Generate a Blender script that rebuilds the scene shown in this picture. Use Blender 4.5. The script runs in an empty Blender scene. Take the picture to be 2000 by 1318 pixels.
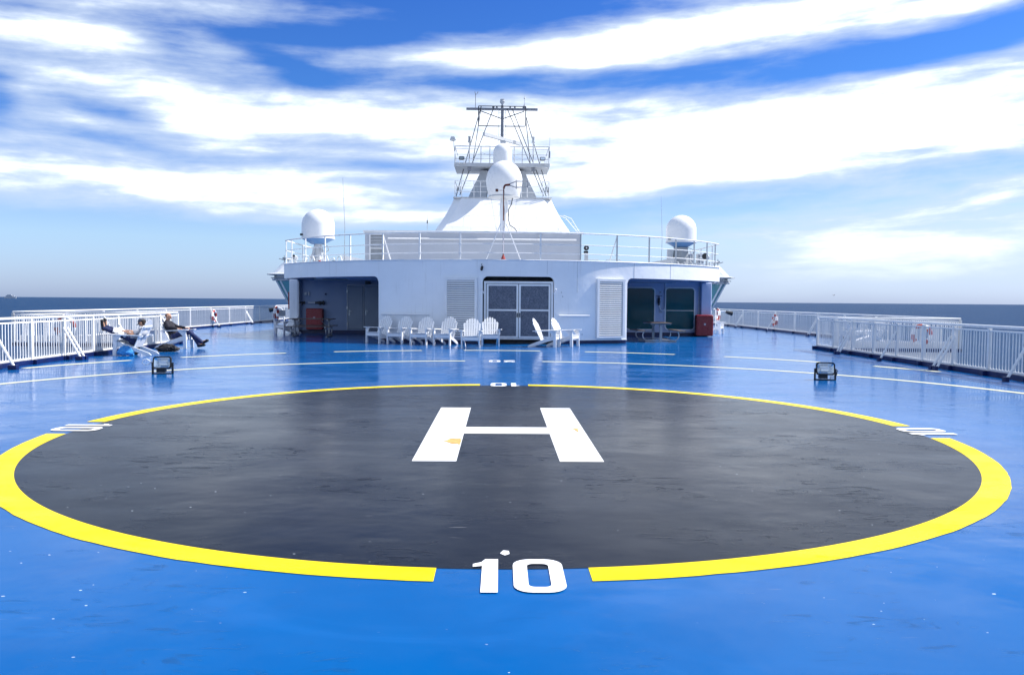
import bpy, math, random
from mathutils import Vector, Matrix
R = math.radians
rnd = random.Random(7)
scene = bpy.context.scene
col = scene.collection

# ------------------------------------------------------------------ camera, light, sky, exposure
cam = bpy.data.cameras.new('camera')
cam.sensor_width = 36.0
cam.lens = 1557.0 / 2000.0 * 36.0
cam.clip_start = 0.05
cam.clip_end = 90000
cam_ob = bpy.data.objects.new('camera', cam)
col.objects.link(cam_ob)
yaw, pitch, roll = R(-0.866), R(-2.663), R(0.438)
fwd = Matrix.Rotation(yaw, 3, 'Z') @ Matrix.Rotation(pitch, 3, 'X')
m3 = fwd @ Matrix.Rotation(R(90), 3, 'X') @ Matrix.Rotation(roll, 3, 'Z')
cam_ob.matrix_world = Matrix.Translation((-0.10, 0, 1.6)) @ m3.to_4x4()
scene.camera = cam_ob
scene.view_settings.view_transform = 'Standard'
scene.view_settings.look = 'None'
scene.view_settings.exposure = 1.22
scene.view_settings.gamma = 1.0
scene.view_settings.use_curve_mapping = False

SUN_AZ, SUN_EL = 77.0, 49.0            # azimuth clockwise from +Y
sd = Vector((math.sin(R(SUN_AZ)) * math.cos(R(SUN_EL)), math.cos(R(SUN_AZ)) * math.cos(R(SUN_EL)), math.sin(R(SUN_EL))))
sl = bpy.data.lights.new('sun', 'SUN')
sl.energy = 3.4
sl.angle = R(0.53)
sl.color = (1.0, 0.955, 0.90)
so = bpy.data.objects.new('sun', sl)
so.rotation_euler = (-sd).to_track_quat('-Z', 'Y').to_euler()
col.objects.link(so)

world = bpy.data.worlds.new('World')
scene.world = world
world.use_nodes = True


class NT:
    """tiny helper for writing node trees"""
    def __init__(s, nt):
        s.nt = nt
        nt.nodes.clear()

    def n(s, t, **kw):
        nd = s.nt.nodes.new(t)
        for k, v in kw.items():
            setattr(nd, k, v)
        return nd

    def lk(s, a, b):
        s.nt.links.new(a, b)

    def put(s, sock, v):
        if isinstance(v, (int, float)):
            sock.default_value = v
        elif isinstance(v, (tuple, list)):
            sock.default_value = tuple(v) if len(v) == len(sock.default_value) else tuple(v) + (1,)
        else:
            s.lk(v, sock)

    def m(s, op, a, b=0.0, c=0.0, clamp=False):
        nd = s.n('ShaderNodeMath', operation=op)
        nd.use_clamp = clamp
        s.put(nd.inputs[0], a)
        s.put(nd.inputs[1], b)
        s.put(nd.inputs[2], c)
        return nd.outputs[0]

    def smooth(s, x, lo, hi, a=0.0, b=1.0):
        nd = s.n('ShaderNodeMapRange', interpolation_type='SMOOTHSTEP')
        s.put(nd.inputs[0], x)
        nd.inputs[1].default_value = lo
        nd.inputs[2].default_value = hi
        nd.inputs[3].default_value = a
        nd.inputs[4].default_value = b
        return nd.outputs[0]

    def noise(s, vec, scale, detail=4, rough=0.5, lac=2.0, dist=0.0):
        nd = s.n('ShaderNodeTexNoise')
        s.put(nd.inputs['Vector'], vec)
        nd.inputs['Scale'].default_value = scale
        nd.inputs['Detail'].default_value = detail
        nd.inputs['Roughness'].default_value = rough
        nd.inputs['Lacunarity'].default_value = lac
        nd.inputs['Distortion'].default_value = dist
        return nd.outputs[0]

    def mapping(s, vec, scale=(1, 1, 1), loc=(0, 0, 0), rot=(0, 0, 0)):
        nd = s.n('ShaderNodeMapping')
        s.put(nd.inputs[0], vec)
        nd.inputs['Scale'].default_value = scale
        nd.inputs['Location'].default_value = loc
        nd.inputs['Rotation'].default_value = rot
        return nd.outputs[0]

    def mix(s, fac, a, b, typ='MIX'):
        nd = s.n('ShaderNodeMix', data_type='RGBA', blend_type=typ)
        s.put(nd.inputs[0], fac)
        s.put(nd.inputs[6], a)
        s.put(nd.inputs[7], b)
        return nd.outputs[2]

    def ramp(s, fac, stops):
        nd = s.n('ShaderNodeValToRGB')
        s.put(nd.inputs[0], fac)
        e = nd.color_ramp.elements
        while len(e) < len(stops):
            e.new(0.5)
        for el, (p, c) in zip(e, stops):
            el.position = p
            el.color = (*c, 1)
        return nd.outputs[0]


def build_sky():
    t = NT(world.node_tree)
    out = t.n('ShaderNodeOutputWorld')
    bg = t.n('ShaderNodeBackground')
    bg.inputs[1].default_value = 0.10
    t.lk(bg.outputs[0], out.inputs[0])
    sky = t.n('ShaderNodeTexSky', sky_type='NISHITA')
    sky.sun_disc = False
    sky.sun_elevation = R(SUN_EL)
    sky.sun_rotation = R(SUN_AZ)
    sky.altitude = 0
    sky.air_density = 1.0
    sky.dust_density = 0.6
    sky.ozone_density = 2.0
    tc = t.n('ShaderNodeTexCoord').outputs['Generated']
    sp = t.n('ShaderNodeSeparateXYZ')
    t.lk(tc, sp.inputs[0])
    x, y, z = sp.outputs
    az = t.m('MULTIPLY', t.m('ARCTAN2', x, y), 57.2958)
    el = t.m('MULTIPLY', t.m('ARCSINE', z), 57.2958)
    # the clear air: deep saturated blue higher up, paler toward the horizon
    gain = t.ramp(t.m('DIVIDE', el, 60.0, clamp=True),
                  [(0.0, (0.37, 0.48, 0.90)), (0.067, (0.49, 0.58, 0.78)), (0.1, (0.45, 0.54, 0.75)), (0.17, (0.28, 0.42, 0.70)), (0.233, (0.16, 0.35, 0.67)), (0.34, (0.13, 0.31, 0.67)), (0.7, (0.21, 0.45, 0.75))])
    clear = t.mix(1.0, sky.outputs[0], gain, 'MULTIPLY')
    # streaky stratus: noise in (azimuth, elevation), strongly stretched sideways
    cb = t.n('ShaderNodeCombineXYZ')
    t.lk(az, cb.inputs[0]); t.lk(el, cb.inputs[1])
    v = cb.outputs[0]
    wn = t.noise(t.mapping(v, (0.05, 0.16, 1), (3, 7, 0)), 1.0, 3)
    warp = t.m('MULTIPLY', t.m('SUBTRACT', wn, 0.5), 5.0)
    wn2 = t.noise(t.mapping(v, (0.07, 0.2, 1), (13, 2, 5)), 1.0, 3)
    warp2 = t.m('MULTIPLY', t.m('SUBTRACT', wn2, 0.5), 1.6)
    az2 = t.m('ADD', az, warp)
    el2 = t.m('ADD', el, warp2)
    cb2 = t.n('ShaderNodeCombineXYZ')
    t.lk(az2, cb2.inputs[0]); t.lk(t.m('ADD', el2, t.m('MULTIPLY', az2, -0.03)), cb2.inputs[1])
    v2 = cb2.outputs[0]
    n1 = t.noise(t.mapping(v2, (0.05, 0.32, 1), (1.3, 4.1, 0)), 1.0, 5, 0.5)
    n2 = t.noise(t.mapping(v2, (0.13, 0.85, 1), (9.3, 2.2, 3)), 1.0, 5, 0.52)
    n3 = t.noise(t.mapping(v2, (0.7, 1.6, 1), (2.3, 8.2, 1), (0, 0, R(28))), 1.0, 5, 0.6)
    base = t.smooth(el, 2.5, 8.0, 0.02, 0.67)
    base = t.m('SUBTRACT', base, t.smooth(el, 30.0, 60.0, 0.0, 0.22))
    D = t.m('ADD', base, t.m('MULTIPLY', t.m('SUBTRACT', n1, 0.5), 0.9))
    D = t.m('ADD', D, t.m('MULTIPLY', t.m('SUBTRACT', n2, 0.5), t.smooth(el, 1.0, 7.0, 0.35, 1.35)))
    D = t.m('ADD', D, t.m('MULTIPLY', t.m('SUBTRACT', n3, 0.5), t.smooth(el, 1.0, 6.0, 0.08, 0.28)))
    # the large banks and gaps of this sky (azimuth, elevation, half sizes in degrees, tilt, amount)
    for a0, e0, hw, hh, tilt, amp in CLOUDS:
        c, s_ = math.cos(R(tilt)), math.sin(R(tilt))
        da = t.m('SUBTRACT', az2, a0)
        de = t.m('SUBTRACT', el2, e0)
        u = t.m('ADD', t.m('MULTIPLY', da, c / hw), t.m('MULTIPLY', de, s_ / hw))
        w = t.m('ADD', t.m('MULTIPLY', da, -s_ / hh), t.m('MULTIPLY', de, c / hh))
        q = t.m('ADD', t.m('MULTIPLY', u, u), t.m('MULTIPLY', w, w))
        g = t.m('POWER', 2.718, t.m('MULTIPLY', q, -0.85))
        D = t.m('MULTIPLY_ADD', g, amp * 0.62, D)
    cov = t.smooth(D, 0.0, 1.10)
    thick = t.smooth(D, 0.65, 1.8)
    ccol = t.mix(thick, (3.0, 3.55, 4.4), (12.5, 12.6, 12.8))
    fin = t.mix(cov, clear, ccol)
    # thin whitish veil low over the sea
    veil = t.smooth(el, 0.0, 4.0, 0.15, 0.0)
    fin = t.mix(veil, fin, (2.7, 3.2, 4.0))
    t.lk(fin, bg.inputs[0])


CLOUDS = [(-10.03, 17.5, 11.0, 1.55, 5, -1.35), (1.05, 19.9, 8.5, 0.95, 2, -1.3), (1.2, 17.05, 12.0, 1.0, 3, 1.25), (-14.84, 15.3, 3.6, 0.75, -20, -0.8), (0.73, 14.94, 14.91, 0.75, 2, -1.15), (12.88, 15.2, 4.2, 0.9, 8, -0.65), (24.6, 15.4, 9.6, 1.15, 9, -1.5), (31.72, 16.2, 4.5, 1.0, 10, -1.0), (17.5, 18.3, 13.0, 1.1, 6, 0.75), (17.5, 11.3, 16.5, 2.9, 2, 1.2), (26.29, 9.52, 4.29, 0.25, 2, -0.6), (-24.69, 11.51, 3.34, 0.62, -12, -0.65), (-24.42, 9.96, 3.99, 0.48, -6, -0.6), (-31.48, 11.61, 0.92, 1.59, 0, -0.8), (-28.33, 15.98, 5.81, 1.14, 0, 0.55), (-22.22, 16.09, 2.18, 0.66, -15, -0.5), (-22.26, 13.16, 5.09, 0.78, -6, 0.4), (-10.03, 12.44, 9.32, 1.34, 0, 0.7), (-20.77, 6.98, 14.29, 0.99, -2, 0.8), (-8.27, 9.26, 4.67, 0.35, 0, -0.6), (-30.11, 7.29, 3.04, 0.67, 0, -0.4), (16.81, 7.0, 18.31, 0.95, 5, -0.85), (27.0, 3.9, 13.0, 1.9, 3, 1.1), (25.0, 1.2, 14.0, 1.8, 2, 0.9), (9.83, 8.53, 10.27, 0.77, 0, 0.35), (-14.89, 5.37, 7.69, 0.55, 0, 0.4), (-5.75, 5.62, 5.82, 0.57, 2, 0.5), (-26.27, 3.59, 16.93, 1.61, 0, -0.8), (29.76, 17.9, 5.24, 0.71, 5, 0.8), (-20.02, 18.31, 8.61, 0.54, 0, 0.2), (-12, 27, 26, 5, 0, -1.2), (24, 26, 16, 4, 4, 0.5), (-23, 12.5, 13, 4.5, 0, 0.10)]
build_sky()


# ------------------------------------------------------------------ materials
def principled(name):
    m = bpy.data.materials.new(name)
    m.use_nodes = True
    t = NT(m.node_tree)
    out = t.n('ShaderNodeOutputMaterial')
    b = t.n('ShaderNodeBsdfPrincipled')
    t.lk(b.outputs[0], out.inputs[0])
    return m, t, b


def paint(name, c, rough=0.4, var=0.12, scale=3.0, metal=0.0, dirt=None, bump=0.0, bscale=2.0, dirt_amt=0.3):
    m, t, b = principled(name)
    tc = t.n('ShaderNodeTexCoord').outputs['Object']
    n = t.noise(tc, scale, 5, 0.6)
    dark = tuple(v * (1 - var) for v in c)
    light = tuple(min(1, v * (1 + var * 0.4)) for v in c)
    colr = t.mix(t.smooth(n, 0.3, 0.7), dark, light)
    if dirt:
        st = t.noise(t.mapping(tc, (6, 6, 0.5)), 1.5, 6, 0.65)
        colr = t.mix(t.m('MULTIPLY', t.smooth(st, 0.55, 0.78), dirt_amt), colr, dirt)
    t.put(b.inputs['Base Color'], colr)
    t.put(b.inputs['Roughness'], t.smooth(t.noise(tc, scale * 2.3, 3), 0.3, 0.7, rough * 0.8, min(1, rough * 1.2)))
    b.inputs['Metallic'].default_value = metal
    if bump:
        bp = t.n('ShaderNodeBump')
        bp.inputs['Strength'].default_value = 1.0
        bp.inputs['Distance'].default_value = bump
        t.lk(t.noise(tc, bscale, 3), bp.inputs['Height'])
        t.lk(bp.outputs[0], b.inputs['Normal'])
    return m


def deck_paint(name, c, c2, rlo, rhi, chips=(0.75, 0.8, 0.85), chip=0.5, scuff=0.25, spec=0.06, rip=0.08):
    """glossy hand-rolled deck coating: gentle waviness, scuffs, paint chips"""
    m, t, b = principled(name)
    tc = t.n('ShaderNodeTexCoord').outputs['Object']
    big = t.noise(tc, 0.35, 5, 0.6, dist=0.6)
    colr = t.mix(t.smooth(big, 0.32, 0.68), c, c2)
    # fine scratches and worn scuffs
    sc = t.noise(t.mapping(tc, (2.2, 7.0, 1), rot=(0, 0, R(25))), 1.3, 8, 0.7, dist=1.5)
    scm = t.smooth(sc, 0.55, 0.64)
    patch = t.smooth(t.noise(tc, 0.8, 3), 0.47, 0.60)
    scm = t.m('MULTIPLY', scm, patch)
    colr = t.mix(t.m('MULTIPLY', scm, scuff), colr, tuple(v * 0.45 for v in c))
    # scattered chips: tiny bright flecks, clustered
    vo = t.n('ShaderNodeTexVoronoi', feature='F1', voronoi_dimensions='2D')
    t.put(vo.inputs['Vector'], t.mapping(tc, (1.0, 1.7, 1), rot=(0, 0, R(20))))
    vo.inputs['Scale'].default_value = 3.6
    ns = t.noise(tc, 34, 3)
    d = t.m('ADD', vo.outputs['Distance'], t.m('MULTIPLY', ns, 0.05))
    sel = t.m('GREATER_THAN', t.n('ShaderNodeTexWhiteNoise').outputs[0], 2.0)
    sepc = t.n('ShaderNodeSeparateColor')
    t.lk(vo.outputs['Color'], sepc.inputs[0])
    keep = t.m('GREATER_THAN', sepc.outputs[0], 1.0 - 0.5 * chip)
    clus = t.smooth(t.noise(tc, 0.55, 2), 0.44, 0.58)
    # thin pale scratches and worn roller marks
    scr = t.noise(t.mapping(tc, (1.2, 14.0, 1), (4, 9, 0), (0, 0, R(-38))), 2.2, 3, 0.5, dist=0.4)
    scr = t.m('MULTIPLY', t.smooth(scr, 0.70, 0.74), t.smooth(t.noise(tc, 1.7, 2), 0.52, 0.62))
    colr = t.mix(t.m('MULTIPLY', scr, 0.45), colr, tuple(min(1, v * 0.5 + 0.16) for v in c))
    wash = t.smooth(t.noise(t.mapping(tc, (0.5, 1.1, 1), (8, 3, 0)), 0.9, 6, 0.62, dist=1.2), 0.52, 0.70)
    colr = t.mix(t.m('MULTIPLY', wash, 0.22), colr, tuple(min(1, v * 1.25 + 0.012) for v in c))
    size = t.m('MULTIPLY_ADD', sepc.outputs[1], 0.030, 0.028)
    fle = t.m('MULTIPLY', t.m('LESS_THAN', d, size), t.m('MULTIPLY', keep, clus))
    colr = t.mix(t.m('MULTIPLY', fle, 0.8), colr, chips)
    t.put(b.inputs['Base Color'], colr)
    rn = t.noise(t.mapping(tc, (0.8, 1.6, 1)), 0.9, 6, 0.65, dist=0.8)
    ro = t.smooth(rn, 0.3, 0.7, rlo, rhi)
    t.put(b.inputs['Roughness'], t.m('ADD', ro, t.m('MULTIPLY', scm, 0.2)))
    b.inputs['IOR'].default_value = 1.45
    b.inputs['Specular IOR Level'].default_value = spec
    bp = t.n('ShaderNodeBump')
    bp.inputs['Strength'].default_value = 1.0
    bp.inputs['Distance'].default_value = 0.012
    h = t.noise(tc, 1.1, 3, 0.5)
    h2 = t.noise(tc, 9.0, 4, 0.6)
    h = t.m('MULTIPLY_ADD', h2, 0.06, h)
    h = t.m('MULTIPLY_ADD', t.m('MULTIPLY', sc, patch), rip, h)
    t.lk(h, bp.inputs['Height'])
    t.lk(bp.outputs[0], b.inputs['Normal'])
    return m


M = {}
M['deck'] = deck_paint('deck_blue', (0.0, 0.090, 0.30), (0.0, 0.074, 0.26), 0.10, 0.22, spec=0.16, chip=0.6, scuff=0.5)
M['strip'] = deck_paint('drain_strip', (0.03, 0.09, 0.25), (0.05, 0.12, 0.3), 0.2, 0.35, chip=0.1)
M['pad'] = deck_paint('pad_black', (0.005, 0.007, 0.012), (0.007, 0.009, 0.015), 0.18, 0.26, spec=0.08, rip=0.22, chips=(0.5, 0.55, 0.6), chip=0.35, scuff=0.4)
M['yellow'] = deck_paint('marking_yellow', (0.88, 0.66, 0.0), (0.80, 0.58, 0.0), 0.25, 0.4, chips=(0.3, 0.25, 0.05), chip=0.15, scuff=0.12)
M['marking'] = deck_paint('marking_white', (0.86, 0.87, 0.88), (0.80, 0.81, 0.83), 0.3, 0.45, chips=(0.3, 0.3, 0.3), chip=0.15, scuff=0.1)
M['cream'] = deck_paint('marking_cream', (0.72, 0.68, 0.44), (0.62, 0.60, 0.40), 0.3, 0.45, chips=(0.3, 0.3, 0.3), chip=0.15, scuff=0.1)
M['primer'] = paint('ochre_primer', (0.62, 0.36, 0.10), 0.6, 0.3, 14)
M['hull'] = paint('hull_white', (0.85, 0.86, 0.87), 0.38, 0.05, 0.6, dirt=(0.45, 0.42, 0.38), bump=0.022, bscale=1.3, dirt_amt=0.28)
M['white'] = paint('white_paint', (0.80, 0.80, 0.80), 0.35, 0.06, 4, dirt=(0.5, 0.46, 0.40), dirt_amt=0.12)
M['railw'] = paint('rail_white', (0.80, 0.80, 0.79), 0.4, 0.08, 5, dirt=(0.45, 0.33, 0.22), dirt_amt=0.2)
M['dome'] = paint('dome_gelcoat', (0.82, 0.82, 0.82), 0.3, 0.03, 2)
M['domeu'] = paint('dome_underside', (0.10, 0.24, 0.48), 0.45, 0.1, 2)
M['plastic'] = paint('chair_white', (0.80, 0.80, 0.80), 0.42, 0.06, 9, dirt=(0.5, 0.5, 0.5), dirt_amt=0.15)
M['navy'] = paint('navy_coaming', (0.003, 0.012, 0.085), 0.4, 0.3, 4)
M['grey'] = paint('grey_paint', (0.30, 0.32, 0.34), 0.45, 0.12, 5)
M['lgrey'] = paint('light_grey_paint', (0.52, 0.54, 0.56), 0.45, 0.08, 5)
M['black'] = paint('black_parts', (0.012, 0.013, 0.016), 0.45, 0.2, 9)
M['steel'] = paint('galvanised', (0.42, 0.44, 0.46), 0.35, 0.15, 12, metal=0.7)
M['red'] = paint('cabinet_red', (0.25, 0.006, 0.014), 0.32, 0.12, 5)
M['ring_red'] = paint('ring_red', (0.36, 0.035, 0.025), 0.5, 0.15, 8)
M['rust'] = paint('rusty_pipe', (0.20, 0.045, 0.025), 0.7, 0.5, 18, dirt=(0.35, 0.15, 0.06), dirt_amt=0.6)
M['wood'] = paint('table_board', (0.12, 0.09, 0.075), 0.5, 0.35, 8)
M['upper'] = paint('upper_house_grey', (0.50, 0.52, 0.57), 0.4, 0.05, 0.8, dirt=(0.4, 0.36, 0.32), dirt_amt=0.15)
M['mastgrey'] = paint('mast_grey', (0.24, 0.25, 0.28), 0.45, 0.15, 5)
M['staygrey'] = paint('stay_dark', (0.07, 0.075, 0.09), 0.45, 0.15, 5)
M['recess'] = paint('recess_shade_tone', (0.22, 0.29, 0.43), 0.42, 0.05, 1.2, bump=0.01)  # shade under the overhang put into the base colour, darkened and bluer
M['recessr'] = paint('recess_shade_tone_pale', (0.46, 0.52, 0.68), 0.4, 0.05, 1.2, bump=0.01)  # right recess: paler blue shade with deck bounce put into the colour
M['door'] = paint('door_paint', (0.25, 0.30, 0.37), 0.42, 0.06, 2)
M['dark'] = paint('dark_void', (0.006, 0.007, 0.010), 0.7, 0.2, 3)
M['cloth_dark'] = paint('dark_sweater', (0.012, 0.011, 0.020), 0.9, 0.3, 30, bump=0.006, bscale=18)
M['jeans'] = paint('blue_jeans', (0.018, 0.032, 0.11), 0.85, 0.5, 22, bump=0.006, bscale=20)
M['shirt'] = paint('grey_shirt', (0.42, 0.43, 0.46), 0.85, 0.2, 18, bump=0.006, bscale=18)
M['towel'] = paint('white_cloth', (0.75, 0.76, 0.79), 0.9, 0.08, 12, bump=0.01, bscale=14)
M['skin'] = paint('skin', (0.46, 0.25, 0.16), 0.5, 0.12, 12)
M['cap'] = paint('grey_cap', (0.10, 0.11, 0.14), 0.9, 0.3, 25)
M['hair'] = paint('dark_hair', (0.03, 0.022, 0.018), 0.8, 0.3, 40)
M['stubble'] = paint('cropped_hair', (0.20, 0.11, 0.075), 0.7, 0.2, 30)
M['shoe'] = paint('black_shoe', (0.008, 0.008, 0.010), 0.45, 0.3, 16)
M['bag_blue'] = paint('blue_bag', (0.05, 0.30, 0.65), 0.6, 0.25, 12, bump=0.02, bscale=9)
M['bag_black'] = paint('black_bag', (0.012, 0.012, 0.015), 0.7, 0.3, 12, bump=0.02, bscale=9)
M['shiphull'] = paint('far_ship', (0.42, 0.46, 0.52), 0.5, 0.05, 0.01)


def glass_mat(name, c, rough=0.06, spec=0.8):
    m, t, b = principled(name)
    tc = t.n('ShaderNodeTexCoord').outputs['Object']
    n = t.noise(tc, 1.3, 3)
    t.put(b.inputs['Base Color'], t.mix(n, tuple(v * 0.6 for v in c), c))
    b.inputs['Roughness'].default_value = rough
    b.inputs['Specular IOR Level'].default_value = spec
    b.inputs['Coat Weight'].default_value = 0.15
    b.inputs['Coat Roughness'].default_value = 0.03
    bp = t.n('ShaderNodeBump')
    bp.inputs['Distance'].default_value = 0.004
    t.lk(t.noise(tc, 1.5, 2), bp.inputs['Height'])
    t.lk(bp.outputs[0], b.inputs['Normal'])
    return m


M['glass'] = glass_mat('tinted_glass', (0.006, 0.11, 0.125), 0.06, 0.18)
M['wingglass'] = glass_mat('green_glass', (0.20, 0.44, 0.43))
M['lampglass'] = glass_mat('lamp_glass', (0.25, 0.32, 0.36), 0.05, 1.0)


def mirror_mat():
    m, t, b = principled('reflector')
    b.inputs['Base Color'].default_value = (0.75, 0.78, 0.8, 1)
    b.inputs['Metallic'].default_value = 1.0
    b.inputs['Roughness'].default_value = 0.22
    return m


M['reflector'] = mirror_mat()


def mesh_mat():
    """perforated steel screen: dense dot pattern over a dark void"""
    m, t, b = principled('perforated_screen')
    tc = t.n('ShaderNodeTexCoord').outputs['Object']
    vo = t.n('ShaderNodeTexVoronoi')
    t.put(vo.inputs['Vector'], t.mapping(tc, (1, 0, 1)))
    vo.inputs['Scale'].default_value = 45
    n = t.noise(tc, 6, 5, 0.7)
    c = t.mix(t.smooth(vo.outputs['Distance'], 0.2, 0.6), (0.02, 0.025, 0.035), (0.16, 0.18, 0.23))
    c = t.mix(t.smooth(n, 0.3, 0.75, 0, 0.5), c, (0.05, 0.06, 0.09))
    t.put(b.inputs['Base Color'], c)
    b.inputs['Roughness'].default_value = 0.5
    return m


M['screen'] = mesh_mat()


def sea_mat():
    m, t, b = principled('sea_water')
    tc = t.n('ShaderNodeTexCoord').outputs['Object']
    n = t.noise(t.mapping(tc, (1, 2.2, 1)), 0.004, 6, 0.6)
    t.put(b.inputs['Base Color'], t.mix(t.smooth(n, 0.35, 0.65), (0.002, 0.028, 0.085), (0.004, 0.034, 0.10)))
    b.inputs['Roughness'].default_value = 0.45
    b.inputs['Specular IOR Level'].default_value = 0.03
    bp = t.n('ShaderNodeBump')
    bp.inputs['Distance'].default_value = 1.0
    h = t.noise(t.mapping(tc, (1, 1.6, 1)), 0.25, 8, 0.65)
    h2 = t.noise(t.mapping(tc, (1, 2.5, 1)), 0.03, 4, 0.6)
    t.lk(t.m('MULTIPLY_ADD', h2, 3.0, t.m('MULTIPLY', h, 1.2)), bp.inputs['Height'])
    t.lk(bp.outputs[0], b.inputs['Normal'])
    return m


M['sea'] = sea_mat()


# ------------------------------------------------------------------ mesh helpers
class MB:
    def __init__(s):
        s.v = []
        s.f = []

    def add(s, vs, fs):
        o = len(s.v)
        s.v += [tuple(p) for p in vs]
        s.f += [tuple(i + o for i in f) for f in fs]
        return s

    def box(s, x0, x1, y0, y1, z0, z1):
        return s.add([(x0, y0, z0), (x1, y0, z0), (x1, y1, z0), (x0, y1, z0), (x0, y0, z1), (x1, y0, z1), (x1, y1, z1), (x0, y1, z1)],
                     [(0, 3, 2, 1), (4, 5, 6, 7), (0, 1, 5, 4), (1, 2, 6, 5), (2, 3, 7, 6), (3, 0, 4, 7)])

    def rbox(s, x0, x1, y0, y1, z0, z1, r):
        """box with chamfered vertical and horizontal edges (all 12)"""
        pts = []
        for z, i in ((z0, r), (z0 + r, 0), (z1 - r, 0), (z1, r)):
            a0, a1, b0, b1 = x0 + i, x1 - i, y0 + i, y1 - i
            pts += [(a0 + r, b0, z), (a1 - r, b0, z), (a1, b0 + r, z), (a1, b1 - r, z), (a1 - r, b1, z), (a0 + r, b1, z), (a0, b1 - r, z), (a0, b0 + r, z)]
        fs = [tuple(range(7, -1, -1)), tuple(range(24, 32))]
        for k in range(3):
            for j in range(8):
                a = k * 8 + j
                b = k * 8 + (j + 1) % 8
                fs.append((a, b, b + 8, a + 8))
        return s.add(pts, fs)

    def beam(s, p0, p1, w, h, up=(0, 0, 1)):
        p0, p1, up = Vector(p0), Vector(p1), Vector(up)
        d = (p1 - p0).normalized()
        sx = d.cross(up)
        if sx.length < 1e-4:
            sx = d.cross(Vector((0, 1, 0)))
        sx.normalize()
        u = sx.cross(d).normalized()
        vs = []
        for p in (p0, p1):
            for a, b in ((-1, -1), (1, -1), (1, 1), (-1, 1)):
                vs.append(p + sx * (a * w / 2) + u * (b * h / 2))
        return s.add(vs, [(0, 1, 2, 3), (7, 6, 5, 4), (0, 4, 5, 1), (1, 5, 6, 2), (2, 6, 7, 3), (3, 7, 4, 0)])

    def path(s, pts, r, n=8, closed=False, r1=None):
        pts = [Vector(p) for p in pts]
        k = len(pts)
        prev = None
        rings = []
        for i, p in enumerate(pts):
            if closed:
                d = (pts[(i + 1) % k] - pts[i - 1]).normalized()
            else:
                d = (pts[min(i + 1, k - 1)] - pts[max(i - 1, 0)]).normalized()
            if prev is None:
                a = d.cross(Vector((0, 0, 1)))
                if a.length < 0.05:
                    a = d.cross(Vector((0, 1, 0)))
            else:
                a = prev - d * prev.dot(d)
            a.normalize()
            prev = a
            b = d.cross(a)
            rr = r if r1 is None else r + (r1 - r) * i / max(1, k - 1)
            rings.append([p + (a * math.cos(2 * math.pi * j / n) + b * math.sin(2 * math.pi * j / n)) * rr for j in range(n)])
        vs = [q for rg in rings for q in rg]
        fs = []
        for i in range(k if closed else k - 1):
            i2 = (i + 1) % k
            for j in range(n):
                fs.append((i * n + j, i2 * n + j, i2 * n + (j + 1) % n, i * n + (j + 1) % n))
        if not closed:
            fs += [tuple(range(n)), tuple(range((k - 1) * n + n - 1, (k - 1) * n - 1, -1))]
        return s.add(vs, fs)

    def tube(s, p0, p1, r, n=8, r1=None):
        return s.path([p0, p1], r, n, r1=r1)

    def lathe(s, prof, c=(0, 0, 0), n=24):
        vs, fs = [], []
        for (r, z) in prof:
            for j in range(n):
                a = 2 * math.pi * j / n
                vs.append((c[0] + r * math.cos(a), c[1] + r * math.sin(a), c[2] + z))
        k = len(prof)
        for i in range(k - 1):
            for j in range(n):
                fs.append((i * n + j, i * n + (j + 1) % n, (i + 1) * n + (j + 1) % n, (i + 1) * n + j))
        fs += [tuple(range(n - 1, -1, -1)), tuple(range((k - 1) * n, k * n))]
        return s.add(vs, fs)

    def prism(s, poly, axis, a, b):
        """extrude a 2D polygon along an axis between a and b; polygon given in the other two axes"""
        n = len(poly)
        vs = []
        for t in (a, b):
            for (p, q) in poly:
                vs.append((t, p, q) if axis == 0 else (p, t, q) if axis == 1 else (p, q, t))
        fs = [tuple(range(n - 1, -1, -1)), tuple(range(n, 2 * n))]
        fs += [(i, (i + 1) % n, n + (i + 1) % n, n + i) for i in range(n)]
        return s.add(vs, fs)

    def sheet(s, poly, z):
        return s.add([(x, y, z) for x, y in poly], [tuple(range(len(poly)))])

    def ell(s, c, r, rot=None, nu=14, nv=9):
        c = Vector(c)
        vs = [Vector((0, 0, -1))]
        for i in range(1, nv):
            ph = -math.pi / 2 + math.pi * i / nv
            for j in range(nu):
                a = 2 * math.pi * j / nu
                vs.append(Vector((math.cos(ph) * math.cos(a), math.cos(ph) * math.sin(a), math.sin(ph))))
        vs.append(Vector((0, 0, 1)))
        vs = [Vector((p.x * r[0], p.y * r[1], p.z * r[2])) for p in vs]
        if rot is not None:
            vs = [rot @ p for p in vs]
        vs = [p + c for p in vs]
        fs = [(0, 1 + (j + 1) % nu, 1 + j) for j in range(nu)]
        for i in range(nv - 2):
            for j in range(nu):
                a = 1 + i * nu
                fs.append((a + j, a + (j + 1) % nu, a + nu + (j + 1) % nu, a + nu + j))
        t = len(vs) - 1
        a = 1 + (nv - 2) * nu
        fs += [(a + j, a + (j + 1) % nu, t) for j in range(nu)]
        return s.add(vs, fs)

    def cap(s, p0, p1, r0, r1=None, n=12):
        """tapered capsule"""
        r1 = r0 if r1 is None else r1
        p0, p1 = Vector(p0), Vector(p1)
        d = (p1 - p0)
        L = d.length
        q = d.to_track_quat('Z', 'Y').to_matrix() if L > 1e-6 else Matrix.Identity(3)
        prof = []
        for i in range(5):
            a = math.pi / 2 * (1 - i / 4.0)
            prof.append((max(r0 * math.cos(a), 1e-4), -r0 * math.sin(a)))
        for i in range(5):
            a = math.pi / 2 * (i / 4.0)
            prof.append((max(r1 * math.cos(a), 1e-4), L + r1 * math.sin(a)))
        t = MB().lathe(prof, n=n)
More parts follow.
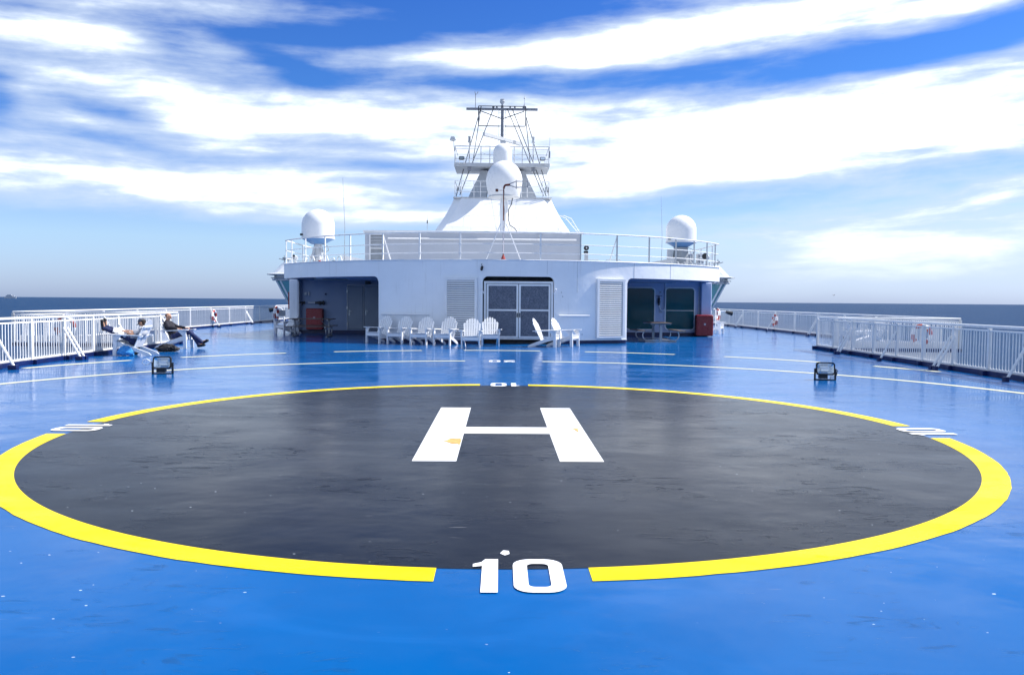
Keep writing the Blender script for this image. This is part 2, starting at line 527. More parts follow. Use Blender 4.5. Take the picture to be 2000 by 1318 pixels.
        return s.add([p0 + q @ Vector(v) for v in t.v], t.f)

    def mesh(s, name, smooth=False):
        me = bpy.data.meshes.new(name)
        me.from_pydata(s.v, [], s.f)
        me.update()
        if smooth:
            me.polygons.foreach_set('use_smooth', [True] * len(me.polygons))
            try:
                me.set_sharp_from_angle(angle=R(40))
            except Exception:
                pass
        return me

    def make(s, name, mat, parent=None, smooth=False, **kw):
        me = s.mesh(name, smooth)
        me.materials.append(M[mat] if isinstance(mat, str) else mat)
        return link(name, me, parent, **kw)


def link(name, me, parent=None, loc=None, rot=None, **props):
    o = bpy.data.objects.new(name, me)
    col.objects.link(o)
    if parent:
        o.parent = parent
    if loc:
        o.location = loc
    if rot:
        o.rotation_euler = rot
    for k, v in props.items():
        o[k] = v
    return o


def thing(name, label, cat, loc=(0, 0, 0), rz=0.0, group=None):
    o = bpy.data.objects.new(name, None)
    o.empty_display_size = 0.2
    col.objects.link(o)
    o.location = loc
    o.rotation_euler = (0, 0, rz)
    o['label'] = label
    o['category'] = cat
    if group:
        o['group'] = group
    return o


def dup(o, parent=None, loc=None, rz=None, label=None):
    c = o.copy()
    col.objects.link(c)
    c.parent = parent
    if loc is not None:
        c.location = loc
    if rz is not None:
        c.rotation_euler = (0, 0, rz)
    if label:
        c['label'] = label
    for ch in list(o.children):
        dup(ch, c)
    return c


def lerp(a, b, t):
    return a + (b - a) * t


# ------------------------------------------------------------------ sea
sea = MB().sheet([(-60000, -20000), (60000, -20000), (60000, 60000), (-60000, 60000)], 0.0).make('sea', 'sea', None, kind='structure')
sea.location = (0, 0, -27)

# ------------------------------------------------------------------ deck: narrow abreast of the pad, full width forward of it
DY = 27.6
deckpoly = [(-11.35, -14), (11.1, -14), (11.1, DY), (15.3, DY), (15.3, 62), (-16.1, 62), (-16.1, DY), (-11.35, DY)]
deck = MB().prism(deckpoly, 2, -0.35, 0.0).make('deck', 'deck', None, kind='structure')
MB().prism([(-11.5, -13.9), (11.25, -13.9), (11.25, DY + .2), (15.4, DY + .2), (15.4, 62.2), (-16.2, 62.2), (-16.2, DY + .2), (-11.5, DY + .2)], 2, -27.5, -0.36).make('hull', 'hull', None, kind='structure')


def ringpoly(cx, cy, r0, r1, a0, a1, n):
    """annulus strip as quads, angle clockwise from +Y in degrees"""
    vs, fs = [], []
    for i in range(n + 1):
        a = R(lerp(a0, a1, i / n))
        for r in (r0, r1):
            vs.append((cx + r * math.sin(a), cy + r * math.cos(a)))
    for i in range(n):
        fs.append((2 * i, 2 * i + 1, 2 * i + 3, 2 * i + 2))
    return vs, fs


def flat(vs, fs, z, name, mat, parent=deck):
    mb = MB().add([(x, y, z) for x, y in vs], [tuple(reversed(f)) for f in fs])
    # make faces look up
    me = mb.mesh(name)
    me.materials.append(M[mat])
    up = sum(p.normal.z * p.area for p in me.polygons)
    if up < 0:
        me.flip_normals()
    return link(name, me, parent)


CX, CY, RI, RO = -0.07, 9.8, 5.12, 5.348
MB().sheet([(CX + RI * math.sin(2 * math.pi * i / 180), CY + RI * math.cos(2 * math.pi * i / 180)) for i in range(180, 0, -1)], 0.002).make('helipad_disc', 'pad', deck)
# yellow ring in four arcs; the gaps are cut square to the axes
ga = math.degrees(math.asin(0.455 / RI))
dg = lambda v: math.degrees(math.asin(v / RI))
ARCS = [(dg(.51), 90 - ga), (90 + ga, 180 - dg(.51)), (180 + dg(.40), 270 - ga), (270 + ga, 360 - dg(.40))]
for k in range(4):
    a0, a1 = ARCS[k]
    vs, fs = [], []
    n = 60
    for i in range(n + 1):
        a = R(lerp(a0, a1, i / n))
        j = rnd.uniform(-0.004, 0.004)
        p = (CX + RI * math.sin(a), CY + RI * math.cos(a))
        q = (CX + (RO + j) * math.sin(a), CY + (RO + j) * math.cos(a))
        if i in (0, n):   # square the ends
            kk = k if i == 0 else (k + 1) % 4
            ax = (0, 1) if kk % 2 == 0 else (1, 0)
            sg = 1 if (kk in (0, 1)) else -1
            q = (p[0] + ax[0] * (RO - RI) * sg, p[1] + ax[1] * (RO - RI) * sg)
        vs += [p, q]
    for i in range(n):
        fs.append((2 * i, 2 * i + 1, 2 * i + 3, 2 * i + 2))
    flat(vs, fs, 0.004, 'yellow_arc', 'yellow')

# painted letter H
hm = MB()
hm.sheet([(-.965, 7.85), (-.525, 7.85), (-.525, 9.5), (-.525, 9.985), (-.525, 11.79), (-.965, 11.79)], 0.005)
hm.sheet([(.505, 7.85), (.945, 7.85), (.945, 11.79), (.505, 11.79), (.505, 9.985), (.505, 9.5)], 0.005)
hm.sheet([(-.525, 9.5), (.505, 9.5), (.505, 9.985), (-.525, 9.985)], 0.005)
hm.make('letter_h', 'marking', deck)
MB().sheet([(-.74, 8.95), (-.70, 8.93), (-.66, 8.86), (-.62, 8.78), (-.57, 8.80), (-.535, 8.74), (-.53, 8.95), (-.545, 9.16), (-.60, 9.13), (-.66, 9.16), (-.69, 9.03)], 0.008).make('bare_patch', 'primer', deck)
MB().sheet([(.80, 9.85), (.83, 9.80), (.85, 9.66), (.875, 9.62), (.87, 9.80), (.90, 9.88), (.84, 9.90)], 0.008).make('bare_patch', 'primer', deck)
MB().sheet([(-.09, 4.97), (-.06, 4.93), (-.03, 4.96), (-.035, 5.02), (-.07, 5.03)], 0.005).make('paint_chip', 'marking', deck)


def glyph(ch):
    """outline strokes: (outer polygon, inner polygon or None), unit height 1"""
    def rr(x0, x1, y0, y1, r, n=5):
        p = []
        for cx, cy, a0 in ((x1 - r, y0 + r, -90), (x1 - r, y1 - r, 0), (x0 + r, y1 - r, 90), (x0 + r, y0 + r, 180)):
            for i in range(n + 1):
                a = R(a0 + 90 * i / n)
                p.append((cx + r * math.cos(a), cy + r * math.sin(a)))
        return p
    if ch == '0':
        return rr(0, .53, 0, 1, .19), rr(.15, .38, .15, .85, .07)
    if ch == '1':
        return [(.10, 0), (.27, 0), (.27, 1), (.13, 1), (.09, .90), (0, .84), (0, .75), (.10, .78)], None
    if ch == '2':
        return [(0, 0), (.53, 0), (.53, .15), (.22, .15), (.50, .52), (.53, .62), (.53, .86), (.42, 1), (.11, 1), (0, .86), (0, .68), (.155, .68), (.155, .80), (.2, .86), (.33, .86), (.375, .80), (.375, .64), (0, .16)], None


def digits(text, cx, cy, rot, h, z, name):
    adv = {'0': .53, '1': .27, '2': .53}
    gap = .16
    tot = sum(adv[c] for c in text) + gap * (len(text) - 1)
    x = -tot / 2
    c, s = math.cos(rot), math.sin(rot)

    def tr(p, x):
        u, v = (p[0] + x) * h, (p[1] - .5) * h
        return (cx + u * c - v * s, cy + u * s + v * c)
    for ch in text:
        o, i = glyph(ch)
        o = [tr(p, x) for p in o]
        if i:
            i = [tr(p, x) for p in i]
            n = len(o)
            flat(o + i, [(k, (k + 1) % n, n + (k + 1) % n, n + k) for k in range(n)], z, name, 'marking')
        else:
            from mathutils.geometry import tessellate_polygon
            tris = tessellate_polygon([[Vector((p[0], p[1], 0)) for p in o]])
            vs = o
            flat(vs, [tuple(t) for t in tris], z, name, 'marking')
        x += adv[ch] + gap


digits('10', 0.015, 4.57, 0, .56, .007, 'painted_digit')
digits('10', 0.0, 15.05, math.pi, .56, .007, 'painted_digit')
digits('10', -5.22, 9.8, -math.pi / 2, .56, .007, 'painted_digit')
digits('10', 5.22, 9.8, math.pi / 2, .56, .007, 'painted_digit')
digits('20', -0.04, 20.92, math.pi, .56, .003, 'painted_digit')
# white arcs
for (cx, cy, r, w, segs, mt) in ((-.05, 11.1, 9.85, .085, ((-78, -5.6), (6.2, 80)), 'cream'),
                             (-.15, 14.1, 11.28, .10, ((-70, -56), (-49, -33.6), (-26.2, -12.3), (-5.6, 6.8), (14.0, 28.3), (36, 50.2), (58, 67)), 'cream')):
    for a0, a1 in segs:
        vs, fs = ringpoly(cx, cy, r - w, r + w, a0, a1, 40)
        flat(vs, fs, 0.003, 'painted_arc', mt)
# drainage strip beside the right rail, with the seams on both sides
for x0, x1, mt in ((9.72, 9.78, 'navy'), (9.78, 10.35, 'strip'), (10.35, 10.42, 'navy')):
    flat([(x0, -14), (x1, -14), (x1, 26.6), (x0, 26.6)], [(0, 1, 2, 3)], 0.0015, 'deck_strip', mt)

# ------------------------------------------------------------------ railings
BAL = MB().box(-.0095, .0095, -.0095, .0095, 0.13, 1.0)
bal_me = BAL.mesh('baluster')
bal_me.materials.append(M['railw'])
post_me = MB().box(-.035, .035, -.035, .035, 0.0, 1.06).mesh('post')
post_me.materials.append(M['railw'])
foot_me = MB().box(-.06, .06, -.06, .06, 0.0, 0.11).mesh('post_foot')
foot_me.materials.append(M['navy'])


def railing(label, runs, spacing, post_gap, brace_side=0, braces=True, coaming='navy', group=None, post_first=0.0):
    """runs: list of polylines [(x,y),...]; straight pieces"""
    t = thing('railing', label, 'railing', (runs[0][0][0], runs[0][0][1], 0))
    ox, oy = runs[0][0]
    for run in runs:
        pts = [(x - ox, y - oy) for x, y in run]
        MB().path([(x, y, 1.10) for x, y in pts], .03, 8).make('handrail', 'railw', t, True)
        for (x0, y0), (x1, y1) in zip(pts[:-1], pts[1:]):
            L = math.hypot(x1 - x0, y1 - y0)
            rot = math.atan2(y1 - y0, x1 - x0)
            MB().beam((x0, y0, 1.0), (x1, y1, 1.0), .035, .035).make('top_bar', 'railw', t)
            MB().beam((x0, y0, .14), (x1, y1, .14), .035, .045).make('bottom_bar', 'railw', t)
            if coaming:
                MB().beam((x0, y0, .055), (x1, y1, .055), .16, .11).make('coaming', coaming, t)
            n = int(L / spacing)
            for i in range(n):
                s = (i + .5) / n
                link('baluster', bal_me, t, (lerp(x0, x1, s), lerp(y0, y1, s), 0), (rnd.gauss(0, .004), rnd.gauss(0, .004), rot))
            k = max(1, round(L / post_gap))
            for i in range(k + 1):
                s = i / k
                px, py = lerp(x0, x1, s), lerp(y0, y1, s)
                link('post', post_me, t, (px, py, 0), (0, 0, rot))
                link('post_foot', foot_me, t, (px + math.copysign(.10, brace_side) if brace_side else px, py, 0))
                if braces and brace_side and i % 2 == 0 and 0 < i < k - 1 and abs(x1 - x0) < 1:
                    for dy in (-.09, .09) if i % 4 == 0 else (0,):
                        MB().tube((px + .04 * brace_side, py + dy, .82), (px + .46 * brace_side, py + dy, .06), .03, 8).make('brace', 'railw', t, True)
                        MB().box(px + .40 * brace_side - .05, px + .40 * brace_side + .13 * brace_side, py + dy - .06, py + dy + .06, 0, .10).make('brace_foot', 'navy', t)
    return t


railing('white bar railing at the left beside the two people in deck chairs', [[(-11.2, 9.0), (-11.2, DY)]], .108, 1.42, +1)
railing('white bar railing nearest on the right, braced down to the drainage strip', [[(10.85, 8.0), (10.85, 27.3)]], .108, 1.42, -1)
railing('long white railing along the left ship side behind the pair of loungers', [[(-11.3, 26.1), (-15.9, 26.1), (-15.9, 61.5)]], .135, 2.9, +1)
railing('long white railing along the right ship side running on to the bridge', [[(11.0, 26.1), (15.1, 26.1), (15.1, 61.5)]], .135, 2.9, -1)
# white coamings of the side platforms between inner and outer railings
for sx, x0, x1 in ((-1, -15.8, -11.5), (1, 11.3, 15.0)):
    MB().box(x0, x1, 26.25, DY, -.35, .05).make('side_platform', 'white', deck)
    MB().box(x0, x1, 26.3, 26.36, .05, .34).make('kick_plate', 'white', deck)

# ------------------------------------------------------------------ deckhouse with curved front
YC, RC = 40.2, 11.0
SM = 58.6


def arc(a, r=RC):
    return (r * math.sin(a), YC - r * math.cos(a))


def xa(x):
    return math.asin(x / RC)


house = thing('deckhouse', 'low white deckhouse with curved front, open corners and a screened double door', 'deckhouse', (0, 29.2, 0))


def H(mb):            # house parts are authored in world coordinates; move them under the root
    mb.v = [(x - 0, y - 29.2, z) for x, y, z in mb.v]
    return mb


ZT, ZS = 3.06, 2.47
XL, XR = -4.70, 4.72
DL, DR = -.75, 1.88


def zb(x):
    r = .2
    for lo, hi in ((-99, XL), (DL, DR), (XR, 99)):
        if lo <= x <= hi:
            d = min(x - lo, hi - x)
            if d < r:
                return ZS - r + math.sqrt(max(0, r * r - (r - d) ** 2))
            return ZS
    return 0.13


def curved_strip(x0, x1, zlow, zhigh, ro, ri, step=0.12, bottom=True):
    """curved wall between x0 and x1; zlow may be a function of x. outer radius ro, inner ri"""
    mb = MB()
    n = max(2, int((x1 - x0) / step))
    xs = [lerp(x0, x1, i / n) for i in range(n + 1)]
    zl = [zlow(x) if callable(zlow) else zlow for x in xs]
    k = len(xs)

    def P(x, r, z):
        a = xa(x)
        return (r * math.sin(a), YC - r * math.cos(a), z)
    o = [P(x, ro, z) for x, z in zip(xs, zl)] + [P(x, ro, zhigh) for x in xs]
    mb.add(o, [(i, i + 1, k + i + 1, k + i) for i in range(k - 1)])
    q = [P(x, ri, z) for x, z in zip(xs, zl)] + [P(x, ri, zhigh) for x in xs]
    mb.add(q, [(i + 1, i, k + i, k + i + 1) for i in range(k - 1)])
    u = [P(x, ro, z) for x, z in zip(xs, zl)] + [P(x, ri, z) for x, z in zip(xs, zl)]
    mb.add(u, [(i + 1, i, k + i, k + i + 1) for i in range(k - 1)])
    tp = [P(x, ro, zhigh) for x in xs] + [P(x, ri, zhigh) for x in xs]
    mb.add(tp, [(i, i + 1, k + i + 1, k + i) for i in range(k - 1)])
    for i in (0, k - 1):
        mb.add([P(xs[i], ro, zl[i]), P(xs[i], ri, zl[i]), P(xs[i], ri, zhigh), P(xs[i], ro, zhigh)], [(0, 1, 2, 3) if i == 0 else (3, 2, 1, 0)])
    return mb


XE = RC * math.sin(R(SM))
H(curved_strip(-XE, XL, zb, ZT, RC, RC - .14, .05)).make('fascia', 'hull', house, True)
H(curved_strip(XL, DL, 0.13, ZT, RC, RC - .14)).make('front_wall', 'hull', house, True)
H(curved_strip(DL, DR, zb, ZT, RC, RC - .14, .025)).make('door_header', 'hull', house, True)
H(curved_strip(DR, XR, 0.13, ZT, RC, RC - .14)).make('front_wall', 'hull', house, True)
H(curved_strip(XR, XE, zb, ZT, RC, RC - .14, .05)).make('fascia', 'hull', house, True)
# rounded upper corners of the door sides are part of the header; plinths
H(curved_strip(XL, DL, 0.0, .13, RC - .04, RC - .14)).make('plinth', 'navy', house, True)
H(curved_strip(DR, XR, 0.0, .13, RC - .04, RC - .14)).make('plinth', 'navy', house, True)
H(curved_strip(DR, XR, .13, .16, RC + .025, RC)).make('plinth_lip', 'white', house, True)
# roof plate and soffit
def fan(z, flip=False, r=RC - .14, back=53.0):
    p = []
    n = 60
    for i in range(n + 1):
        a = R(lerp(-SM, SM, i / n))
        p.append((r * math.sin(a), YC - r * math.cos(a)))
    p += [(XE - .12, back), (-XE + .12, back)]
    return p


H(MB().prism(fan(0), 2, ZT - .05, ZT - .004)).make('roof_plate', 'lgrey', house)
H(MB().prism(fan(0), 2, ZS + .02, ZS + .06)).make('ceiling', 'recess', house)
# fascia returns aft of the curve
for s in (-1, 1):
    y0 = YC - RC * math.cos(R(SM))
    H(MB().box(min(s * XE, s * (XE - .12)), max(s * XE, s * (XE - .12)), y0, 52.0, ZS - .0, ZT)).make('fascia', 'hull', house)
# recess walls
WY = 37.0
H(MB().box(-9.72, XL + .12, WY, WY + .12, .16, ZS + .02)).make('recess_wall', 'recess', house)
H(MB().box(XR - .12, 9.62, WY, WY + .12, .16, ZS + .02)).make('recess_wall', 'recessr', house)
H(MB().box(-9.70, XL + .12, WY + .02, WY + .1, 0, .16)).make('plinth', 'navy', house)
H(MB().box(XR - .12, 9.6, WY + .02, WY + .1, 0, .16)).make('plinth', 'navy', house)
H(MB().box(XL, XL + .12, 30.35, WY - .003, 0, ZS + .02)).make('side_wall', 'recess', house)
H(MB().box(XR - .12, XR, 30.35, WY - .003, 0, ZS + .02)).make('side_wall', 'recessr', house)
H(MB().box(-9.72, -9.6, WY + .12, 52, 0, ZS + .02)).make('side_wall', 'hull', house)
H(MB().box(9.5, 9.62, WY + .12, 52, 0, ZS + .02)).make('side_wall', 'hull', house)
# corner pillars stand a little proud
H(MB().rbox(-9.76, -9.36, WY - .30, WY - .003, 0.05, ZS + .02, .03)).make('corner_pillar', 'hull', house)
H(MB().rbox(9.18, 9.66, WY - .30, WY - .003, 0.05, ZS + .02, .03)).make('corner_pillar', 'recessr', house)
# weld seams on the fascia
for x in (2.75 + .0, 4.62, 5.0, 6.6):
    a = xa(x)
    cx, cy = arc(a, RC + .002)
    b = MB()
    zlow = .2 + 1.7 if x < 4 else ZS + .02
    if x == 4.62:
        continue
    b.beam((cx, cy, zlow), (cx, cy, ZT - .01), .014, .01, up=(math.sin(a), -math.cos(a), 0))
    H(b).make('weld_seam', 'lgrey', house)
cx, cy = arc(xa(1.62), RC + .002)
H(MB().beam((cx, cy, 2.56), (cx, cy, ZT - .01), .012, .008, up=(0, 1, 0))).make('weld_seam', 'lgrey', house)
# thin bright lip along the top edge of the fascia
lip = [(*arc(R(lerp(-SM, SM, i / 70)), RC + .012), ZT + .01) for i in range(71)]
H(MB().path(lip, .022, 6)).make('roof_edge', 'white', house, True)

# --- double door with perforated screens
dr = house
YD = 29.36
H(MB().box(DL - .3, DR + .3, YD + .25, YD + .3, 0, ZS)).make('door_recess', 'dark', house)
H(MB().box(DL + .0, DR - .0, YD - .02, YD + .24, 0.0, .10)).make('door_sill', 'dark', house)
door = H(MB().box(-.70, -.62, YD, YD + .07, .16, 2.30).box(1.77, 1.85, YD, YD + .07, .16, 2.30).box(-.62, 1.77, YD, YD + .07, 2.22, 2.30).box(-.62, 1.77, YD, YD + .07, .16, .21)).make('door_frame', 'white', house)
for k, (x0, x1) in enumerate(((-.60, .565), (.585, 1.75))):
    d = H(MB().box(x0, x0 + .07, YD - .03, YD + .03, .22, 2.20).box(x1 - .07, x1, YD - .03, YD + .03, .22, 2.20)
          .box(x0 + .07, x1 - .07, YD - .03, YD + .03, 2.13, 2.20).box(x0 + .07, x1 - .07, YD - .03, YD + .03, .22, .28)
          .box(x0 + .07, x1 - .07, YD - .03, YD + .03, 1.21, 1.27)).make('door_leaf', 'white', house)
    H(MB().box(x0 + .07, x1 - .07, YD - .005, YD + .005, 1.27, 2.13)).make('screen_panel', 'screen', d)
    H(MB().box(x0 + .07, x1 - .07, YD - .005, YD + .005, .28, 1.21)).make('screen_panel', 'screen', d)
    H(MB().box(x1 - .055 if k == 0 else x0 + .02, x1 - .02 if k == 0 else x0 + .055, YD - .07, YD - .03, .98, 1.14)).make('handle', 'black', d)
for x, sx in ((-.70, -1), (1.85, 1)):
    H(MB().tube((x, YD - .03, 1.85), (x + .09 * sx, YD - .18, 2.02), .02)).make('door_hook', 'white', house, True)

# --- louvres
def louvre(x0, x1, z0, z1):
    xm = (x0 + x1) / 2
    a = xa(xm)
    px, py = arc(a, RC + .05)
    w = (x1 - x0)
    lv = link('louvre', (lambda b: (b.materials.append(M['white']), b)[1])(
        MB().box(-w / 2, -w / 2 + .09, -.06, .05, z0, z1).box(w / 2 - .09, w / 2, -.06, .05, z0, z1)
        .box(-w / 2 + .09, w / 2 - .09, -.06, .05, z1 - .10, z1).box(-w / 2 + .09, w / 2 - .09, -.06, .05, z0, z0 + .08).mesh('louvre')),
        house, (px, py - 29.2, 0), (0, 0, a))
    bk = MB().box(-w / 2 + .09, w / 2 - .09, .03, .045, z0 + .08, z1 - .10).make('backing', 'dark', lv)
    n = 25
    pitch_ = (z1 - z0 - .2) / n
    sm = MB().prism([(-.054, -.030), (-.048, -.034), (-.018, .022), (-.024, .026)], 0, -w / 2 + .09, w / 2 - .09).mesh('slat')
    sm.materials.append(M['white'])
    for i in range(n):
        link('slat', sm, lv, (0, 0, z0 + .10 + pitch_ * (i + .5)))


louvre(-2.14, -.93, .22, 2.42)
louvre(3.44, 4.62, .22, 2.42)
# hand bars on the wall
for x0, x1 in ((-4.55, -2.7), (2.05, 3.2)):
    pts = [(*arc(xa(lerp(x0, x1, i / 8)), RC + .09), 1.05) for i in range(9)]
    b = MB().path(pts, .028, 8)
    for x in (x0 + .05, x1 - .05):
        b.tube((*arc(xa(x), RC + .09), 1.05), (*arc(xa(x), RC - .01), 1.05), .018, 6)
    H(b).make('hand_bar', 'white', house, True)

# --- fittings left recess: doors, pipes, valves, ceiling lamp, switch boxes
for k, (x0, x1) in enumerate(((-7.14, -6.44), (-6.38, -5.68))):
    d = H(MB().rbox(x0, x1, WY - .045, WY - .003, .22, 2.19, .012)).make('cabin_door', 'door', house)
    fr = H(MB().box(x0 - .035, x0 - .004, WY - .06, WY - .003, .2, 2.22).box(x0 - .035, x1 + .03, WY - .06, WY - .003, 2.222, 2.26)).make('door_frame', 'lgrey', house)
    H(MB().box(x0 + .06, x0 + .09, WY - .12, WY - .045, 1.0, 1.05).box(x0 + .06, x0 + .20, WY - .13, WY - .11, 1.03, 1.055).box(x0 + .05, x0 + .10, WY - .06, WY - .045, .85, 1.1)).make('handle', 'steel', d)
    if k == 0:
        for z in (.45, 1.2, 1.95):
            H(MB().box(x0 - .05, x0 + .02, WY - .09, WY - .045, z - .06, z + .06)).make('hinge', 'steel', d)
# two fire valves on the back wall
def valve(x, z, s, sc=1.0, par=house):
    b = MB()
    b.tube((x - s * .30 * sc, WY - .12, z), (x + s * .05 * sc, WY - .12, z), .035 * sc, 8)
    b.tube((x - .05, WY, z), (x - .05, WY - .16, z), .03)
    v = H(b).make('pipe_stub', 'lgrey', par, True)
    c = MB()
    c.lathe([(.0, -.12), (.055, -.12), (.055, -.10), (.035, -.09), (.06, -.04), (.07, 0), (.05, .06), (.09, .08), (.09, .11), (.0, .11)], n=12)
    c.v = [(x + s * (p[2] * 1.6 + .20) * sc, WY - .12 + p[0] * sc, z + p[1] * sc) for p in c.v]
    H(c).make('valve_body', 'black', v, True)
    H(MB().tube((x + s * .2 * sc, WY - .12, z - .0), (x + s * .2 * sc, WY - .12, z - .12), .025, 6)).make('valve_cap', 'black', v, True)


valve(-8.62, 1.42, 1, 1.1)
valve(-9.38, 1.42, 1, .75)
H(MB().box(-8.20, -8.12, WY - .04, WY - .003, 1.78, 1.86)).make('sign_plate', 'navy', house)
H(MB().box(-9.36, -9.30, WY - .34, WY - .303, .4, 2.4)).make('conduit', 'lgrey', house)
H(MB().tube((-9.28, WY - .1, .2), (-9.28, WY - .1, 2.45), .03)).make('conduit', 'recess', house, True)
H(MB().box(-9.12, -9.02, WY - .08, WY - .003, 1.78, 1.90).box(-8.95, -8.90, WY - .07, WY - .003, 1.75, 1.92)).make('switch_box', 'lgrey', house)
H(MB().rbox(-7.9, -6.5, 33.5, 33.75, 2.38, ZS + .018, .02)).make('ceiling_lamp', 'grey', house)
H(MB().box(-6.32, -6.10, WY - .14, WY - .003, 2.29, 2.42)).make('sign_plate', 'black', house)
# lines under the right ceiling
for y in (32.2, 33.5, 35.2):
    H(MB().box(XR + .05, 7.5, y, y + .08, ZS - .06, ZS + .018)).make('ceiling_beam', 'recess', house)
    H(MB().box(-7.5, XL - .05, y, y + .08, ZS - .06, ZS + .018)).make('ceiling_beam', 'recess', house)
H(MB().rbox(5.2, 7.4, 34.0, 34.2, 2.40, ZS - .04, .01)).make('ceiling_lamp', 'grey', house)

# --- right recess: two windows, downpipe with hose valve
for x0, x1 in ((5.76, 7.05), (7.60, 8.91)):
    w = MB()
    z0, z1, r, tk = .32, 2.21, .14, .06

    def rrect(x0, x1, z0, z1, r, n=5):
        p = []
        for cx_, cz_, a0 in ((x1 - r, z0 + r, -90), (x1 - r, z1 - r, 0), (x0 + r, z1 - r, 90), (x0 + r, z0 + r, 180)):
            for i in range(n + 1):
                a = R(a0 + 90 * i / n)
                p.append((cx_ + r * math.cos(a), cz_ + r * math.sin(a)))
        return p
    o = rrect(x0 - tk, x1 + tk, z0 - tk, z1 + tk, r + tk)
    i_ = rrect(x0, x1, z0, z1, r)
    n = len(o)
    vs = [(x, WY - .05, z) for x, z in o] + [(x, WY - .05, z) for x, z in i_] + [(x, WY, z) for x, z in o] + [(x, WY, z) for x, z in i_]
    fs = []
    for k in range(n):
        k2 = (k + 1) % n
        fs += [(k, k2, n + k2, n + k), (2 * n + k, k, n * 0 + k, 2 * n + k2)] if False else [(k, k2, n + k2, n + k), (2 * n + k, 2 * n + k2, k2, k), (n + k, n + k2, 3 * n + k2, 3 * n + k)]
    w.add(vs, fs)
    fr = H(w).make('window_frame', 'white', house, True)
    H(MB().prism([(x, z) for x, z in i_], 1, WY - .022, WY - .006)).make('pane', 'glass', fr)
# things seen behind the tinted panes: a rail across the right one, low furniture line
H(MB().box(7.62, 8.89, WY - .045, WY - .024, 1.17, 1.20)).make('window_bar', 'steel', house)
pts = [(7.56, WY - .1, 2.46), (7.56, WY - .1, 1.35)] + [(7.56 - .13 + .13 * math.cos(R(a)), WY - .1, 1.35 + .17 * math.sin(R(a)) * 1.0) for a in range(-20, -181, -20)] + [(7.28, WY - .1, 1.42)]
H(MB().path(pts, .026, 8)).make('downpipe', 'white', house, True)
hv = H(MB().lathe([(.02, 0), (.05, .02), (.05, .05), (.03, .07), (.055, .12), (.06, .20), (.045, .27), (.07, .29), (.07, .32), (.03, .33), (.025, .42), (.02, .43)], (7.26, WY - .1, 1.42), 12)).make('hose_valve', 'black', house, True)
H(MB().tube((7.12, WY - .1, 1.86), (7.40, WY - .1, 1.86), .012, 6)).make('valve_handle', 'black', hv, True)
H(MB().box(7.30, 7.38, WY - .04, WY - .003, 2.0, 2.06).box(7.30, 7.44, WY - .05, WY - .003, 1.08, 1.12)).make('switch_box', 'grey', house)
H(MB().box(9.10, 9.16, WY - .06, WY - .003, .5, 2.3)).make('conduit', 'lgrey', house)
# little camera above the door
cx, cy = arc(xa(-.78), RC + .1)
cm = H(MB().cap((cx, cy - .02, 2.72), (cx + .02, cy - .02, 2.80), .05).tube((cx, cy, 2.76), (cx, cy + .12, 2.76), .02)).make('wall_lamp', 'black', house, True)
H(MB().tube((cx, cy + .06, 2.90), (cx, cy + .12, 2.90), .02)).make('wall_plug', 'black', house, True)
# drips and small fittings on the front wall
for x, z in ((2.15, 1.9), (2.2, 1.75), (2.95, .35)):
    cx, cy = arc(xa(x), RC + .01)
    H(MB().box(cx - .015, cx + .015, cy - .01, cy + .01, z - .012, z + .02)).make('wall_lug', 'grey', house)

# --- roof railing
rr_ = thing('roof_railing', 'three bar round pipe railing curving along the deckhouse roof edge', 'railing', (0, 29.4, ZT))
RP = 10.9


def rp(a, z, r=RP):
    return (r * math.sin(a), YC - r * math.cos(a) - 29.4, z)


EA = math.asin(9.35 / RP)
ex, ey, _ = rp(EA, 0)
for z, rad in ((1.03, .027), (.60, .017), (.27, .017)):
    pts = [(-ex, 12, z)] + [(-ex, ey + .6, z)] + [rp(lerp(-EA, EA, i / 70), z) for i in range(71)] + [(ex, ey + .6, z), (ex, 12, z)]
    MB().path(pts, rad, 8).make('rail', 'railw', rr_, True)
for x in (-9.3, -8.91, -8.08, -7.07, -5.91, -4.54, -3.1, -1.58, 0.0, 1.37, 2.87, 4.3, 5.65, 6.87, 7.81, 8.56, 9.11):
    if x == 0.0:
        continue
    a = math.asin(x / RP)
    x_, y_, _ = rp(a, 0)
    MB().box(-.022, .022, -.022, .022, -.03, 1.01).make('post', 'railw' if x < 2.5 else 'steel', rr_, loc=(x_, y_, 0), rot=(0, 0, a))  # posts on the right take grey metal, backlit shade put into their colour
for y in (6.2, 8.2, 10.2, 12):
    for s in (-1, 1):
        MB().box(-.022, .022, -.022, .022, -.03, 1.01).make('post', 'railw', rr_, loc=(s * ex, y, 0))
for x, d in ((-4.54, .25), (4.3, -.25)):
    a = math.asin(x / RP)
    x_, y_, _ = rp(a, 0)
    MB().tube((x_, y_, .98), (x_ + d, y_ + .35, 0), .022).make('brace', 'railw', rr_, True)

